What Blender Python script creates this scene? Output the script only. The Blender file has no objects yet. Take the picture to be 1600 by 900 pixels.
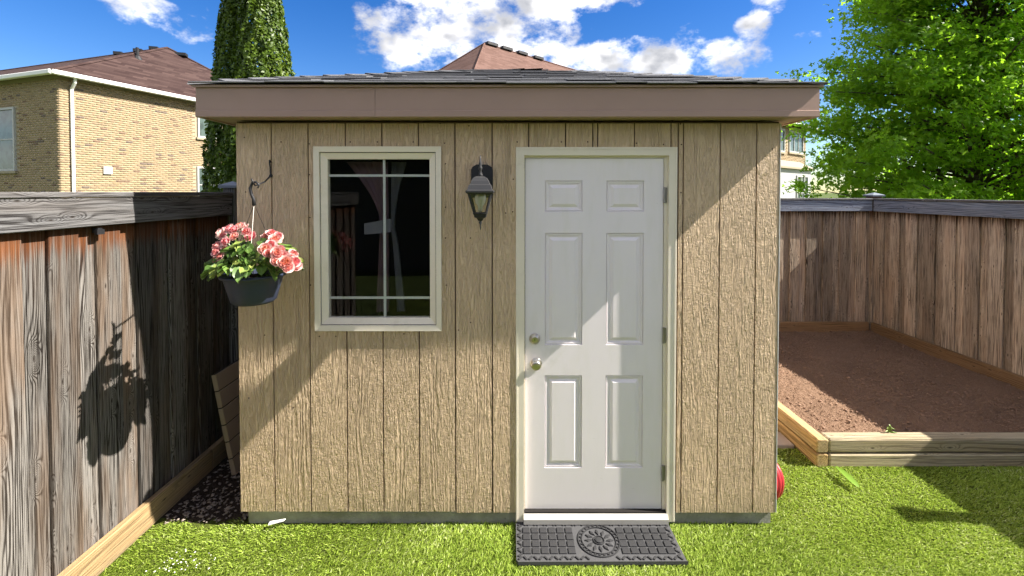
import bpy, bmesh, math, random
import numpy as np
from mathutils import Vector, Matrix, Euler

R = math.radians
rnd = random.Random(11)
rng = np.random.default_rng(5)
scene = bpy.context.scene
C = scene.collection

# ------------------------------------------------------------------ camera, sky, sun, exposure
EYE = 1.89
F = 700.0                                   # focal length in pixels of the 1600 px photograph
PITCH = 1.2
cam_d = bpy.data.cameras.new('camera')
cam = bpy.data.objects.new('camera', cam_d)
C.objects.link(cam)
cam.location = (0, 0, EYE)
cam.rotation_euler = (R(90 - PITCH), 0, 0)
cam_d.sensor_width = 36.0
cam_d.lens = 36.0 * F / 1600.0
cam_d.shift_y = -(150 - F * math.tan(R(PITCH))) / 1600.0
cam_d.clip_start = 0.02
cam_d.clip_end = 3000
scene.camera = cam

SUN_VEC = Vector((1.0, -0.106, 0.945)).normalized()     # towards the sun
SUN_EL = math.asin(SUN_VEC.z)
SUN_AZ = math.atan2(SUN_VEC.x, SUN_VEC.y)
SUN_STRENGTH = 3.3
SKY_STRENGTH = 0.08

scene.view_settings.view_transform = 'Standard'
scene.view_settings.look = 'None'
scene.view_settings.exposure = 2.27
scene.view_settings.gamma = 1.0
scene.render.engine = 'CYCLES'
scene.cycles.max_bounces = 8
scene.cycles.diffuse_bounces = 5
scene.cycles.transparent_max_bounces = 8
scene.cycles.use_denoising = True
scene.cycles.sample_clamp_indirect = 6
scene.cycles.use_adaptive_sampling = True
scene.cycles.adaptive_threshold = 0.03

sun_d = bpy.data.lights.new('sun', 'SUN')
sun_d.energy = SUN_STRENGTH
sun_d.angle = R(0.5)
sun_d.color = (1.0, 0.94, 0.84)
sun = bpy.data.objects.new('sun', sun_d)
C.objects.link(sun)
sun.rotation_euler = SUN_VEC.to_track_quat('Z', 'Y').to_euler()
sun.location = (8, -1, 8)


# ------------------------------------------------------------------ node helpers
class S:
    """a socket with arithmetic"""
    def __init__(self, g, sock):
        self.g, self.s = g, sock

    def _m(self, op, *o, clamp=False):
        n = self.g.nt.nodes.new('ShaderNodeMath')
        n.operation = op
        n.use_clamp = clamp
        for i, v in enumerate((self,) + o):
            self.g.put(n.inputs[i], v)
        return S(self.g, n.outputs[0])

    def __add__(self, o): return self._m('ADD', o)
    __radd__ = __add__
    def __mul__(self, o): return self._m('MULTIPLY', o)
    __rmul__ = __mul__
    def __sub__(self, o): return self._m('SUBTRACT', o)
    def __rsub__(self, o): return (self * -1.0) + o
    def __truediv__(self, o): return self._m('DIVIDE', o)
    def sin(self): return self._m('SINE')
    def exp(self): return self._m('EXPONENT')
    def abs(self): return self._m('ABSOLUTE')
    def fract(self): return self._m('FRACT')
    def floor(self): return self._m('FLOOR')
    def sqrt(self): return self._m('SQRT')
    def pow(self, p): return self._m('POWER', p)
    def max(self, o): return self._m('MAXIMUM', o)
    def min(self, o): return self._m('MINIMUM', o)
    def clamp(self): return self._m('ADD', 0.0, clamp=True)

    def step(self, a, b, lo=0.0, hi=1.0):
        n = self.g.nt.nodes.new('ShaderNodeMapRange')
        n.interpolation_type = 'SMOOTHSTEP'
        for k, v in (('Value', self), ('From Min', a), ('From Max', b), ('To Min', lo), ('To Max', hi)):
            self.g.put(n.inputs[k], v)
        return S(self.g, n.outputs[0])


class G:
    """node graph of one material or world"""
    def __init__(self, nt):
        self.nt = nt
        nt.nodes.clear()

    def put(self, inp, v):
        if isinstance(v, S):
            self.nt.links.new(v.s, inp)
        elif v is not None:
            inp.default_value = v

    def n(self, kind, out=0, props=None, **ins):
        nd = self.nt.nodes.new(kind)
        for k, v in (props or {}).items():
            setattr(nd, k, v)
        for k, v in ins.items():
            self.put(nd.inputs[k.replace('_', ' ')], v)
        return S(self, nd.outputs[out])

    def coord(self, which='Object'):
        return self.n('ShaderNodeTexCoord', which)

    def sep(self, v):
        nd = self.nt.nodes.new('ShaderNodeSeparateXYZ')
        self.put(nd.inputs[0], v)
        return [S(self, o) for o in nd.outputs]

    def vec(self, x=0.0, y=0.0, z=0.0):
        return self.n('ShaderNodeCombineXYZ', X=x, Y=y, Z=z)

    def noise(self, v, scale=1.0, detail=2.0, rough=0.5, dist=0.0):
        return self.n('ShaderNodeTexNoise', 'Fac', Vector=v, Scale=scale, Detail=detail, Roughness=rough, Distortion=dist)

    def rand(self):
        return self.n('ShaderNodeObjectInfo', 'Random')

    def attr(self, name, out='Fac'):
        nd = self.nt.nodes.new('ShaderNodeAttribute')
        nd.attribute_name = name
        return S(self, nd.outputs[out])

    def mix(self, f, a, b):
        nd = self.nt.nodes.new('ShaderNodeMix')
        nd.data_type = 'RGBA'
        self.put(nd.inputs[0], f)
        self.put(nd.inputs[6], col(a))
        self.put(nd.inputs[7], col(b))
        return S(self, nd.outputs[2])

    def scale(self, c, f):
        nd = self.nt.nodes.new('ShaderNodeMix')
        nd.data_type = 'RGBA'
        nd.blend_type = 'MULTIPLY'
        nd.inputs[0].default_value = 1.0
        self.put(nd.inputs[6], col(c))
        x = self.vec(f, f, f)
        self.put(nd.inputs[7], x)
        return S(self, nd.outputs[2])

    def bump(self, h, strength=1.0, dist=0.01, normal=None):
        return self.n('ShaderNodeBump', 'Normal', Strength=strength, Distance=dist, Height=h, Normal=normal)

    def out(self, shader, where='Surface'):
        o = self.nt.nodes.new('ShaderNodeOutputMaterial')
        self.put(o.inputs[where], shader)

    def pbr(self, color, rough=0.8, normal=None, metal=0.0, spec=0.3, **kw):
        nd = self.nt.nodes.new('ShaderNodeBsdfPrincipled')
        self.put(nd.inputs['Base Color'], col(color))
        self.put(nd.inputs['Roughness'], rough)
        self.put(nd.inputs['Metallic'], metal)
        self.put(nd.inputs['Specular IOR Level'], spec)
        self.put(nd.inputs['Normal'], normal)
        for k, v in kw.items():
            self.put(nd.inputs[k.replace('_', ' ')], v)
        s = S(self, nd.outputs[0])
        self.out(s)
        return s


def col(c):
    if isinstance(c, S) or c is None:
        return c
    return tuple(c) + (1.0,) if len(c) == 3 else tuple(c)


def mat(name):
    m = bpy.data.materials.new(name)
    m.use_nodes = True
    return m, G(m.node_tree)


# ------------------------------------------------------------------ sky with clouds
world = bpy.data.worlds.new('World')
scene.world = world
world.use_nodes = True
world.cycles.sampling_method = 'MANUAL'
world.cycles.sample_map_resolution = 512
g = G(world.node_tree)
skyn = world.node_tree.nodes.new('ShaderNodeTexSky')
skyn.sky_type = 'NISHITA'
skyn.sun_disc = False
skyn.sun_elevation = SUN_EL
skyn.sun_rotation = SUN_AZ
skyn.air_density = 1.0
skyn.dust_density = 0.3
skyn.ozone_density = 2.5
d = g.coord('Generated')
dx, dy, dz = g.sep(d)
az = dx._m('ARCTAN2', dy)
hh = dz / ((dx * dx + dy * dy).sqrt().max(0.02))
warp = g.noise(d, 5.0, 1.0, 0.55)
warp2 = g.noise(g.vec(dy * 1.0, dz * 1.0, dx * 1.0), 6.0, 1.0, 0.55)


def blob(px, py, rx, ry, k=1.0):
    u = (px - 800) / F
    a0 = math.atan(u)
    h0 = (300 - py) / F * math.cos(a0)
    ra = rx / F * math.cos(a0) ** 2
    rh = ry / F * math.cos(a0)
    p = (az - a0 + (warp - 0.5) * 0.16) / ra
    q = (hh - h0 + (warp2 - 0.5) * 0.09) / rh
    return ((1.0 - p * p - q * q) * k).max(-1.0)


bl = None
for b in ((645, 62, 84, 66), (760, 40, 140, 78), (885, 0, 130, 36), (700, -15, 170, 36), (930, 92, 90, 28), (1030, 92, 80, 42),
          (1120, 92, 55, 34), (1165, 45, 26, 24), (1190, 8, 30, 26), (215, 0, 65, 30, .8), (298, 42, 40, 12, .35),
          (1275, 57, 30, 8, .35)):
    x = blob(*b)
    bl = x if bl is None else bl.max(x)
wide = (g.noise(d, 2.2, 1.0, 0.5) - 0.38) * 4.0          # broken cloud out of view, its cover thickened to raise the ambient light
above = hh.step(0.55, 0.8).max(az.abs().step(0.85, 1.1))
bl = bl.max(wide * above - (1.0 - above))
fine = g.noise(g.vec(dx * 1.0, dy * 1.0, dz * 1.5), 12.0, 5.0, 0.64)
dens = bl * 0.36 + (fine - 0.5) * 1.75
mask = dens.step(-0.08, 0.42)
body = g.noise(g.vec(dx, dy, dz * 1.4 + 0.06), 9.0, 3.0, 0.6).step(0.34, 0.64)
edge = dens.step(0.15, 0.75, 1.0, 0.35)
lightness = (body * 0.72 + edge * 0.34 - 0.16).clamp()
K = 1.0 / SKY_STRENGTH
cloud = g.mix(lightness, (0.105 * K, 0.109 * K, 0.121 * K), (0.42 * K, 0.41 * K, 0.40 * K))
hsv = g.n('ShaderNodeHueSaturation', 'Color', Saturation=1.42, Value=0.46, Color=S(g, skyn.outputs[0]), Hue=0.515)
skycol = g.mix(mask * hh.step(-0.02, 0.06), hsv, cloud)
bg = g.n('ShaderNodeBackground', 0, Color=skycol, Strength=SKY_STRENGTH)
wo = world.node_tree.nodes.new('ShaderNodeOutputWorld')
world.node_tree.links.new(bg.s, wo.inputs[0])


# ------------------------------------------------------------------ mesh helpers
class MB:
    """collects vertices and faces; build() links one mesh object"""
    def __init__(self):
        self.v, self.f = [], []

    def add(self, vs, fs, m=None):
        b = len(self.v)
        self.v += [tuple(m @ Vector(v)) if m else tuple(v) for v in vs]
        self.f += [tuple(b + i for i in f) for f in fs]
        return self

    def box(self, x0, x1, y0, y1, z0, z1, m=None):
        vs = [(x0, y0, z0), (x1, y0, z0), (x1, y1, z0), (x0, y1, z0), (x0, y0, z1), (x1, y0, z1), (x1, y1, z1), (x0, y1, z1)]
        fs = [(3, 2, 1, 0), (4, 5, 6, 7), (0, 1, 5, 4), (1, 2, 6, 5), (2, 3, 7, 6), (3, 0, 4, 7)]
        return self.add(vs, fs, m)

    def prism(self, poly, axis, a0, a1, m=None):
        """polygon (counter-clockwise pairs) extruded along x, y or z"""
        n = len(poly)
        def P(p, a):
            return {'x': (a, p[0], p[1]), 'y': (p[0], a, p[1]), 'z': (p[0], p[1], a)}[axis]
        vs = [P(p, a0) for p in poly] + [P(p, a1) for p in poly]
        fs = [tuple(range(n)), tuple(range(2 * n - 1, n - 1, -1))]
        fs += [(i, i + n, (i + 1) % n + n, (i + 1) % n) for i in range(n)]
        return self.add(vs, fs, m)

    def cbox(self, x0, x1, y0, y1, z0, z1, c=0.004, m=None):
        """box with chamfered long edges (length along z) and slightly chamfered ends"""
        def ring(z, e):
            a0, a1, b0, b1 = x0 + e, x1 - e, y0 + e, y1 - e
            return [(a0 + c, b0, z), (a1 - c, b0, z), (a1, b0 + c, z), (a1, b1 - c, z), (a1 - c, b1, z), (a0 + c, b1, z), (a0, b1 - c, z), (a0, b0 + c, z)]
        rings = [ring(z0, c * .6), ring(z0 + c, 0), ring(z1 - c, 0), ring(z1, c * .6)]
        vs = sum(rings, [])
        fs = [tuple(range(7, -1, -1)), tuple(range(24, 32))]
        for k in range(3):
            for i in range(8):
                j = (i + 1) % 8
                fs.append((8 * k + i, 8 * k + j, 8 * k + 8 + j, 8 * k + 8 + i))
        return self.add(vs, fs, m)

    def tube(self, pts, r, n=8, closed=False):
        pts = [Vector(p) for p in pts]
        rr = r if isinstance(r, (list, tuple)) else [r] * len(pts)
        up = Vector((0, 0, 1))
        b = len(self.v)
        L = len(pts)
        prev = None
        for i, p in enumerate(pts):
            if closed:
                t = (pts[(i + 1) % L] - pts[i - 1]).normalized()
            else:
                t = (pts[min(i + 1, L - 1)] - pts[max(i - 1, 0)]).normalized()
            a = prev if prev is not None else (up if abs(t.z) < .9 else Vector((1, 0, 0)))
            s = (a - t * a.dot(t)).normalized()
            prev = s
            q = t.cross(s)
            for k in range(n):
                w = 2 * math.pi * k / n
                self.v.append(tuple(p + (s * math.cos(w) + q * math.sin(w)) * rr[i]))
        for i in range(L if closed else L - 1):
            i2 = (i + 1) % L
            for k in range(n):
                k2 = (k + 1) % n
                self.f.append((b + i * n + k, b + i * n + k2, b + i2 * n + k2, b + i2 * n + k))
        if not closed:
            self.f.append(tuple(b + k for k in range(n - 1, -1, -1)))
            self.f.append(tuple(b + (L - 1) * n + k for k in range(n)))
        return self

    def lathe(self, prof, n=24, axis='z', m=None, caps=True):
        """profile of (radius, height)"""
        vs, fs = [], []
        for r, h in prof:
            for k in range(n):
                w = 2 * math.pi * k / n
                c, s = r * math.cos(w), r * math.sin(w)
                vs.append({'z': (c, s, h), 'y': (c, h, -s), 'x': (h, c, s)}[axis])
        for i in range(len(prof) - 1):
            for k in range(n):
                k2 = (k + 1) % n
                fs.append((i * n + k, i * n + k2, (i + 1) * n + k2, (i + 1) * n + k))
        if caps:
            fs.append(tuple(range(n - 1, -1, -1)))
            fs.append(tuple((len(prof) - 1) * n + k for k in range(n)))
        return self.add(vs, fs, m)

    def mesh(self, name, material=None, smooth=False):
        me = bpy.data.meshes.new(name)
        me.from_pydata(self.v, [], self.f)
        if material:
            me.materials.append(material)
        if smooth:
            me.polygons.foreach_set('use_smooth', [True] * len(me.polygons))
        me.update()
        return me

    def build(self, name, material, parent=None, smooth=False, mw=None, **tags):
        return link(name, self.mesh(name, material, smooth), parent, mw, **tags)


def link(name, me, parent=None, mw=None, **tags):
    o = bpy.data.objects.new(name, me)
    C.objects.link(o)
    if parent is not None:
        o.parent = parent
    if mw is not None:
        o.matrix_basis = mw
    for k, v in tags.items():
        o[k] = v
    return o


def thing(name, label, category, loc=(0, 0, 0), group=None):
    o = bpy.data.objects.new(name, None)
    C.objects.link(o)
    o.location = loc
    o.empty_display_size = .2
    o['label'] = label
    o['category'] = category
    if group:
        o['group'] = group
    return o


def T(x, y, z): return Matrix.Translation((x, y, z))
def RX(a): return Matrix.Rotation(a, 4, 'X')
def RY(a): return Matrix.Rotation(a, 4, 'Y')
def RZ(a): return Matrix.Rotation(a, 4, 'Z')


def np_mesh(name, verts, faces_flat, sizes, material, attrs=None, smooth=False):
    """large meshes from numpy arrays"""
    me = bpy.data.meshes.new(name)
    nv, nf = len(verts), len(sizes)
    me.vertices.add(nv)
    me.vertices.foreach_set('co', np.ascontiguousarray(verts, np.float32).ravel())
    me.loops.add(len(faces_flat))
    me.loops.foreach_set('vertex_index', np.ascontiguousarray(faces_flat, np.int32))
    me.polygons.add(nf)
    st = np.concatenate(([0], np.cumsum(sizes)[:-1])).astype(np.int32)
    me.polygons.foreach_set('loop_start', st)
    if smooth:
        me.polygons.foreach_set('use_smooth', np.ones(nf, bool))
    for k, (dom, arr) in (attrs or {}).items():
        a = me.attributes.new(k, 'FLOAT', dom)
        a.data.foreach_set('value', np.ascontiguousarray(arr, np.float32))
    me.materials.append(material)
    me.update(calc_edges=True)
    me.validate()
    return me


def at(px, py, Y):
    """point of the yard at depth Y that the photograph shows at this pixel"""
    return Vector(((px - 800) / F * Y, Y, EYE - (py - 300) / F * Y))


# ------------------------------------------------------------------ materials
def wood(name, pale, dark, stain_z=None, stain=(0.30, 0.10, 0.025), rings=115.0, knots=1.0, bumpd=0.003, contrast=1.15, patch=(0.16, 0.115, 0.085), moss=0.0, tones=(0.79, 0.42)):
    """weathered plank: length along local z, width along local x"""
    m, g = mat(name)
    r = g.rand()
    x, y, z = g.sep(g.coord('Object'))
    ro = r * 53.0
    kv = g.n('ShaderNodeTexVoronoi', 'Distance', {'voronoi_dimensions': '2D', 'feature': 'F1'},
             Vector=g.vec(x * 11.0 + y * 11.0 + ro, z * 3.6 + ro * 1.7, 0.0), Scale=1.0, Randomness=1.0)
    kc = g.n('ShaderNodeTexVoronoi', 'Color', {'voronoi_dimensions': '2D', 'feature': 'F1'},
             Vector=g.vec(x * 11.0 + y * 11.0 + ro, z * 3.6 + ro * 1.7, 0.0), Scale=1.0, Randomness=1.0)
    kr, kg_, kb = g.sep(kc)
    has = kr.step(0.52, 0.58)                                   # only some cells hold a knot
    kn = ((kv * kv) * -22.0).exp() * has * knots
    low = g.noise(g.vec(x * 5.0 + ro, y * 5.0, z * 0.55 + ro), 1.0, 2.0, 0.5)
    f = x * 1.0 + y * 1.0 + low * 0.20 + kn * 0.085
    wob = g.noise(g.vec(x * 60.0, y * 60.0, z * 5.0 + ro), 1.0, 2.0, 0.5)
    ring = ((f * (rings * 6.283) + wob * 2.2).sin() * 0.5 + 0.5).pow(2.6)
    vary = g.noise(g.vec(x * 12.0 + ro, y * 12.0, z * 1.3), 1.0, 3.0, 0.6)
    fine = g.noise(g.vec(x * 420.0 + ro, y * 420.0, z * 9.0), 1.0, 3.0, 0.65)
    streaks = g.noise(g.vec(x * 150.0 + ro, y * 150.0, z * 2.4 + ro), 1.0, 3.0, 0.65).step(0.47, 0.64)
    lines = (ring * vary.step(0.28, 0.66) * 0.90 + fine.step(0.42, 0.78) * 0.40 + streaks * 0.75).clamp()
    crack = g.noise(g.vec(x * 95.0 + ro, y * 95.0, z * 1.6 + ro), 1.0, 2.0, 0.5).step(0.69, 0.73)
    eye = ((kv * kv) * -420.0).exp() * has
    c = g.mix((lines * 0.85 * contrast).clamp(), pale, dark)
    broad = g.noise(g.vec(x * 7.0 + ro, y * 7.0, z * 0.9 + ro * 2.0), 1.0, 3.0, 0.6).step(0.40, 0.68)
    c = g.mix(broad * 0.85, c, g.mix(lines, tuple(v * 1.45 for v in patch), tuple(v * 0.6 for v in patch)))
    halo = (((kv * kv) * -60.0).exp() * has - eye).clamp() * 0.35
    c = g.mix(halo, c, tuple(min(1.0, v * 1.35) for v in pale))
    if stain_z is not None:
        streak = g.noise(g.vec(x * 48.0 + ro, y * 10.0, z * 1.2), 1.0, 3.0, 0.6)
        t = (z - stain_z + (streak - 0.5) * 0.22)
        c = g.mix(t.step(-0.05, 0.05) * (streak.step(0.30, 0.62) * 0.6 + 0.3), c, g.mix(fine, stain, tuple(v * 0.35 for v in stain)))
        t2 = (streak.step(0.52, 0.62)) * (z - stain_z).step(-0.20, 0.02)
        c = g.mix((t2 * 0.75).max(t.step(0.02, 0.12) * 0.7), c, (0.05, 0.022, 0.012))
    if moss:
        mz = g.noise(g.vec(x * 20.0 + ro, y * 20.0, z * 20.0), 1.0, 3.0, 0.6)
        c = g.mix((z + mz * 0.35).step(0.42, 0.12) * moss, c, (0.10, 0.095, 0.035))
    c = g.mix(eye.max(crack * 0.8), c, (0.022, 0.016, 0.012))
    tone = r * tones[1] + tones[0]
    c = g.scale(c, tone)
    hgt = lines * -0.5 + crack * -1.2 + eye * -1.0 + kn * 0.4 + fine * -0.35
    nrm = g.bump(hgt, 0.75, bumpd)
    g.pbr(c, 0.85, nrm, spec=0.2)
    return m


M_fence_left = wood('fence_wood_left', (0.19, 0.177, 0.165), (0.012, 0.009, 0.007), 1.60, stain=(0.20, 0.058, 0.009), patch=(0.095, 0.064, 0.043), tones=(0.58, 0.72), contrast=1.4)
M_fence_right = wood('fence_wood_right', (0.52, 0.415, 0.315), (0.060, 0.042, 0.030), 1.53, stain=(0.05, 0.02, 0.010), patch=(0.33, 0.235, 0.165), moss=0.55, tones=(0.58, 0.74), contrast=1.35)
M_rail = wood('rail_wood', (0.165, 0.163, 0.167), (0.018, 0.016, 0.016), None, rings=48.0, patch=(0.11, 0.10, 0.096))
M_rail_blue = wood('rail_wood_grey', (0.25, 0.29, 0.37), (0.08, 0.095, 0.14), None, rings=48.0, patch=(0.17, 0.185, 0.235))
M_kick = wood('kick_board_wood', (0.215, 0.16, 0.092), (0.08, 0.054, 0.029), None, rings=60.0, contrast=0.7, patch=(0.24, 0.16, 0.08))
M_kick_brown = wood('kick_board_brown', (0.27, 0.165, 0.085), (0.12, 0.066, 0.03), None, rings=60.0, contrast=0.8, patch=(0.20, 0.115, 0.055))
M_timber = wood('bed_timber_wood', (0.38, 0.325, 0.22), (0.13, 0.10, 0.06), None, rings=40.0, contrast=0.9, patch=(0.27, 0.21, 0.125), bumpd=0.002)
M_timber_orange = wood('bed_timber_orange', (0.36, 0.275, 0.155), (0.15, 0.095, 0.04), None, rings=40.0, contrast=0.8, patch=(0.31, 0.205, 0.09), bumpd=0.002)


def siding_mat():
    """embossed wood-grain siding panel, painted tan"""
    m, g = mat('painted_siding')
    r = g.rand()
    x, y, z = g.sep(g.coord('Object'))
    ro = r * 91.0
    zone = g.noise(g.vec(x * 13.0 + ro, ro, z * 0.8), 1.0, 2.0, 0.5).step(0.50, 0.60)
    low = g.noise(g.vec(x * 7.0 + ro, 0.0, z * 0.9 + ro), 1.0, 2.0, 0.5)
    wob = g.noise(g.vec(x * 34.0 + ro, 0.0, z * 9.0), 1.0, 3.0, 0.55)
    ring = ((x + low * 0.26) * 270.0 + wob * 5.0).sin() * 0.5 + 0.5
    grain = g.noise(g.vec(x * 60.0 + wob * 1.0 + ro, 0.0, z * 6.0 + low * 5.0), 1.0, 3.0, 0.6)
    saw = g.noise(g.vec(x * 34.0 + ro, 0.0, z * 95.0 + low * 9.0), 1.0, 2.0, 0.55)
    ridge = (grain - 0.5).abs().step(0.0, 0.13)
    h1 = ring.pow(0.8) * 0.55 + ridge * 0.45 + grain * 0.3
    h2 = saw * 0.36 + ridge * 0.50 + grain * 0.45
    h = h1 * zone + h2 * (1.0 - zone)
    fine = g.noise(g.vec(x * 260.0, 0.0, z * 60.0), 1.0, 2.0, 0.6)
    c = g.mix(h.step(0.2, 1.1), (0.58, 0.428, 0.282), (0.635, 0.482, 0.322))
    dirt = g.noise(g.vec(x * 3.0 + ro, 0.0, z * 1.6), 1.0, 4.0, 0.6)
    c = g.mix(dirt.step(0.5, 0.8) * 0.22, c, (0.32, 0.245, 0.15))
    fade = g.noise(g.vec(x * 2.2 + ro, 1.0, z * 1.1), 1.0, 3.0, 0.6)
    c = g.scale(c, fade * 0.30 + 0.85)
    splash = (z + g.noise(g.vec(x * 16.0 + ro, 3.0, z * 16.0), 1.0, 4.0, 0.65) * 0.36).step(0.42, 0.20)
    c = g.mix(splash * 0.38, c, (0.27, 0.225, 0.14))
    c = g.scale(c, r * 0.10 + 0.95)
    n = g.bump(h + fine * 0.10, 1.0, 0.0135)
    g.pbr(c, 0.62, n, spec=0.28)
    return m


M_siding = siding_mat()


def painted(name, c, rough=0.5, bump=0.0006, var=0.06, dirt=None, spec=0.35, scale=40.0, metal=0.0):
    m, g = mat(name)
    p = g.coord('Object')
    n1 = g.noise(p, 3.0, 4.0, 0.6)
    n2 = g.noise(p, scale, 3.0, 0.6)
    cc = g.scale(c, n1 * var * 2 + (1.0 - var))
    if dirt:
        cc = g.mix(g.noise(p, 5.0, 6.0, 0.68).step(0.55, 0.80) * 0.55, cc, dirt)
    g.pbr(cc, n1 * 0.15 + (rough - 0.07), g.bump(n2, 0.5, bump), spec=spec, metal=metal)
    return m


def door_mat():
    m, g = mat('door_paint')
    p = g.coord('Object')
    x, y, z = g.sep(p)
    streak = g.noise(g.vec(x * 14.0, y, z * 3.0), 1.0, 5.0, 0.62)
    speck = g.noise(p, 55.0, 3.0, 0.7).step(0.70, 0.76)
    c = g.mix(streak.step(0.45, 0.75) * 0.35, (0.79, 0.735, 0.765), (0.70, 0.665, 0.63))
    low = (z + streak * 0.5).step(0.75, 0.1) * 0.30
    c = g.mix(low, c, (0.60, 0.60, 0.46))
    c = g.mix(speck * 0.25, c, (0.45, 0.43, 0.38))
    scuff = g.noise(g.vec(x * 9.0, y, z * 60.0), 1.0, 4.0, 0.7).step(0.66, 0.74) * (z).step(1.3, 0.3)
    c = g.mix(scuff * 0.22, c, (0.48, 0.46, 0.36))
    hand = g.noise(p, 12.0, 4.0, 0.6).step(0.45, 0.7) * (((x - 0.15) * (x - 0.15) + (z - 0.95) * (z - 0.95)) * -40.0).exp()
    c = g.mix(hand * 0.35, c, (0.50, 0.47, 0.40))
    g.pbr(c, 0.42, g.bump(g.noise(g.vec(x * 300.0, y, z * 25.0), 1.0, 2.0, 0.6), 0.4, 0.0005), spec=0.4)
    return m


M_door = door_mat()
M_trim = painted('cream_trim', (0.76, 0.69, 0.58), 0.45, var=0.05, dirt=(0.50, 0.43, 0.32))
M_white = painted('white_vinyl', (0.74, 0.74, 0.72), 0.4, var=0.04)
M_farwhite = painted('white_house_trim', (0.38, 0.38, 0.375), 0.5, var=0.05)
M_sill = painted('worn_threshold', (0.40, 0.385, 0.35), 0.5, var=0.12, dirt=(0.25, 0.23, 0.19))
M_muntin = painted('white_muntin', (0.70, 0.70, 0.68), 0.4, var=0.03)
M_fascia = painted('brown_aluminium', (0.35, 0.235, 0.19), 0.48, bump=0.0008, var=0.10, spec=0.4, scale=18.0)
M_soffit = painted('tan_soffit', (0.36, 0.27, 0.20), 0.6)
M_core = painted('wall_core', (0.10, 0.065, 0.045), 0.9)
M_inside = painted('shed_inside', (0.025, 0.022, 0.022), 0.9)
M_brass = painted('satin_nickel', (0.52, 0.48, 0.40), 0.30, bump=0.0001, metal=1.0, spec=0.5)
M_hinge = painted('grey_steel', (0.30, 0.29, 0.27), 0.45, bump=0.0001, metal=0.8)
M_black = painted('black_metal', (0.018, 0.018, 0.02), 0.45, var=0.2)
M_pewter = painted('brushed_black_metal', (0.045, 0.045, 0.048), 0.45, var=0.3, metal=0.25, scale=90.0)
M_bolt = painted('rusty_nail', (0.05, 0.025, 0.015), 0.7)
M_dark = painted('dark_gap', (0.012, 0.010, 0.009), 0.95)
M_seal = painted('weather_strip', (0.02, 0.018, 0.016), 0.8)
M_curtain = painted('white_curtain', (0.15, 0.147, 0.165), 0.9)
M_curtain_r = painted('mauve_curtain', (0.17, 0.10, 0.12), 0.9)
M_red = painted('red_rubber', (0.36, 0.025, 0.035), 0.4, var=0.15)
M_lapsiding = painted('lap_siding', (0.17, 0.15, 0.135), 0.7)
M_panel = painted('tan_panel', (0.30, 0.23, 0.165), 0.7, var=0.1)
M_postcap = painted('post_cap', (0.13, 0.15, 0.19), 0.6, var=0.2)


def concrete_mat():
    m, g = mat('concrete')
    p = g.coord('Object')
    a = g.noise(p, 6.0, 6.0, 0.65)
    b = g.noise(p, 60.0, 4.0, 0.7)
    c = g.mix(a.step(0.3, 0.7), (0.22, 0.215, 0.19), (0.38, 0.37, 0.335))
    c = g.mix(b.step(0.62, 0.72) * 0.5, c, (0.08, 0.075, 0.06))
    g.pbr(c, 0.9, g.bump(b + a, 0.6, 0.004), spec=0.15)
    return m


M_concrete = concrete_mat()


def shingle_mat(name, c1, c2, fine=700.0):
    m, g = mat(name)
    p = g.coord('Object')
    r = g.rand()
    gr = g.noise(p, fine, 2.0, 0.7)
    lo = g.noise(p, 9.0, 3.0, 0.6)
    c = g.mix(gr.step(0.35, 0.68), c1, c2)
    c = g.scale(c, r * 0.5 + 0.72)
    c = g.scale(c, lo * 0.4 + 0.8)
    g.pbr(c, 0.95, g.bump(gr, 0.3, 0.0008), spec=0.12)
    return m


M_shingle = shingle_mat('grey_shingle', (0.06, 0.062, 0.069), (0.165, 0.167, 0.18))


def far_roof_mat(name, c1, c2):
    """courses too far away to tell apart; object coordinates, z is height"""
    m, g = mat(name)
    p = g.coord('Object')
    x, y, z = g.sep(p)
    row = (z * 13.0).floor()
    tab = g.n('ShaderNodeTexWhiteNoise', 'Value', {'noise_dimensions': '3D'},
              Vector=g.vec(((x + y * 0.37) * 3.2 + row * 0.37).floor(), row, 0.0))
    line = (z * 13.0).fract().step(0.80, 0.98)
    c = g.mix(tab, c1, c2)
    c = g.scale(c, 1.0 - line * 0.30)
    c = g.scale(c, g.noise(p, 1.2, 4.0, 0.6) * 0.35 + 0.82)
    g.pbr(c, 0.95, g.bump(line * -1.0 + tab * 0.3, 0.5, 0.01), spec=0.1)
    return m


M_roof_red = far_roof_mat('brown_red_roof', (0.034, 0.020, 0.019), (0.066, 0.042, 0.038))
M_roof_pink = far_roof_mat('pale_red_roof', (0.10, 0.058, 0.047), (0.14, 0.085, 0.071))


def brick_mat(name, tones):
    m, g = mat(name)
    t = g.attr('tone')
    p = g.coord('Object')
    nd = g.nt.nodes.new('ShaderNodeValToRGB')
    nd.color_ramp.interpolation = 'CONSTANT'
    el = nd.color_ramp.elements
    el[0].position, el[0].color = 0.0, col(tones[0][1])
    el[1].position, el[1].color = tones[1][0], col(tones[1][1])
    for pos, c in tones[2:]:
        e = el.new(pos)
        e.color = col(c)
    g.put(nd.inputs[0], t)
    c = g.scale(S(g, nd.outputs[0]), g.noise(p, 14.0, 3.0, 0.6) * 0.4 + 0.8)
    g.pbr(c, 0.9, g.bump(g.noise(p, 40.0, 2.0, 0.6), 0.4, 0.004), spec=0.15)
    return m


M_brick = brick_mat('buff_brick', [(0, (0.295, 0.218, 0.128)), (0.28, (0.315, 0.24, 0.148)), (0.60, (0.30, 0.22, 0.135)),
                                   (0.86, (0.245, 0.18, 0.115)), (0.93, (0.18, 0.118, 0.082)), (0.965, (0.145, 0.11, 0.09))])
M_mortar = painted('mortar', (0.30, 0.255, 0.18), 0.9)


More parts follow.
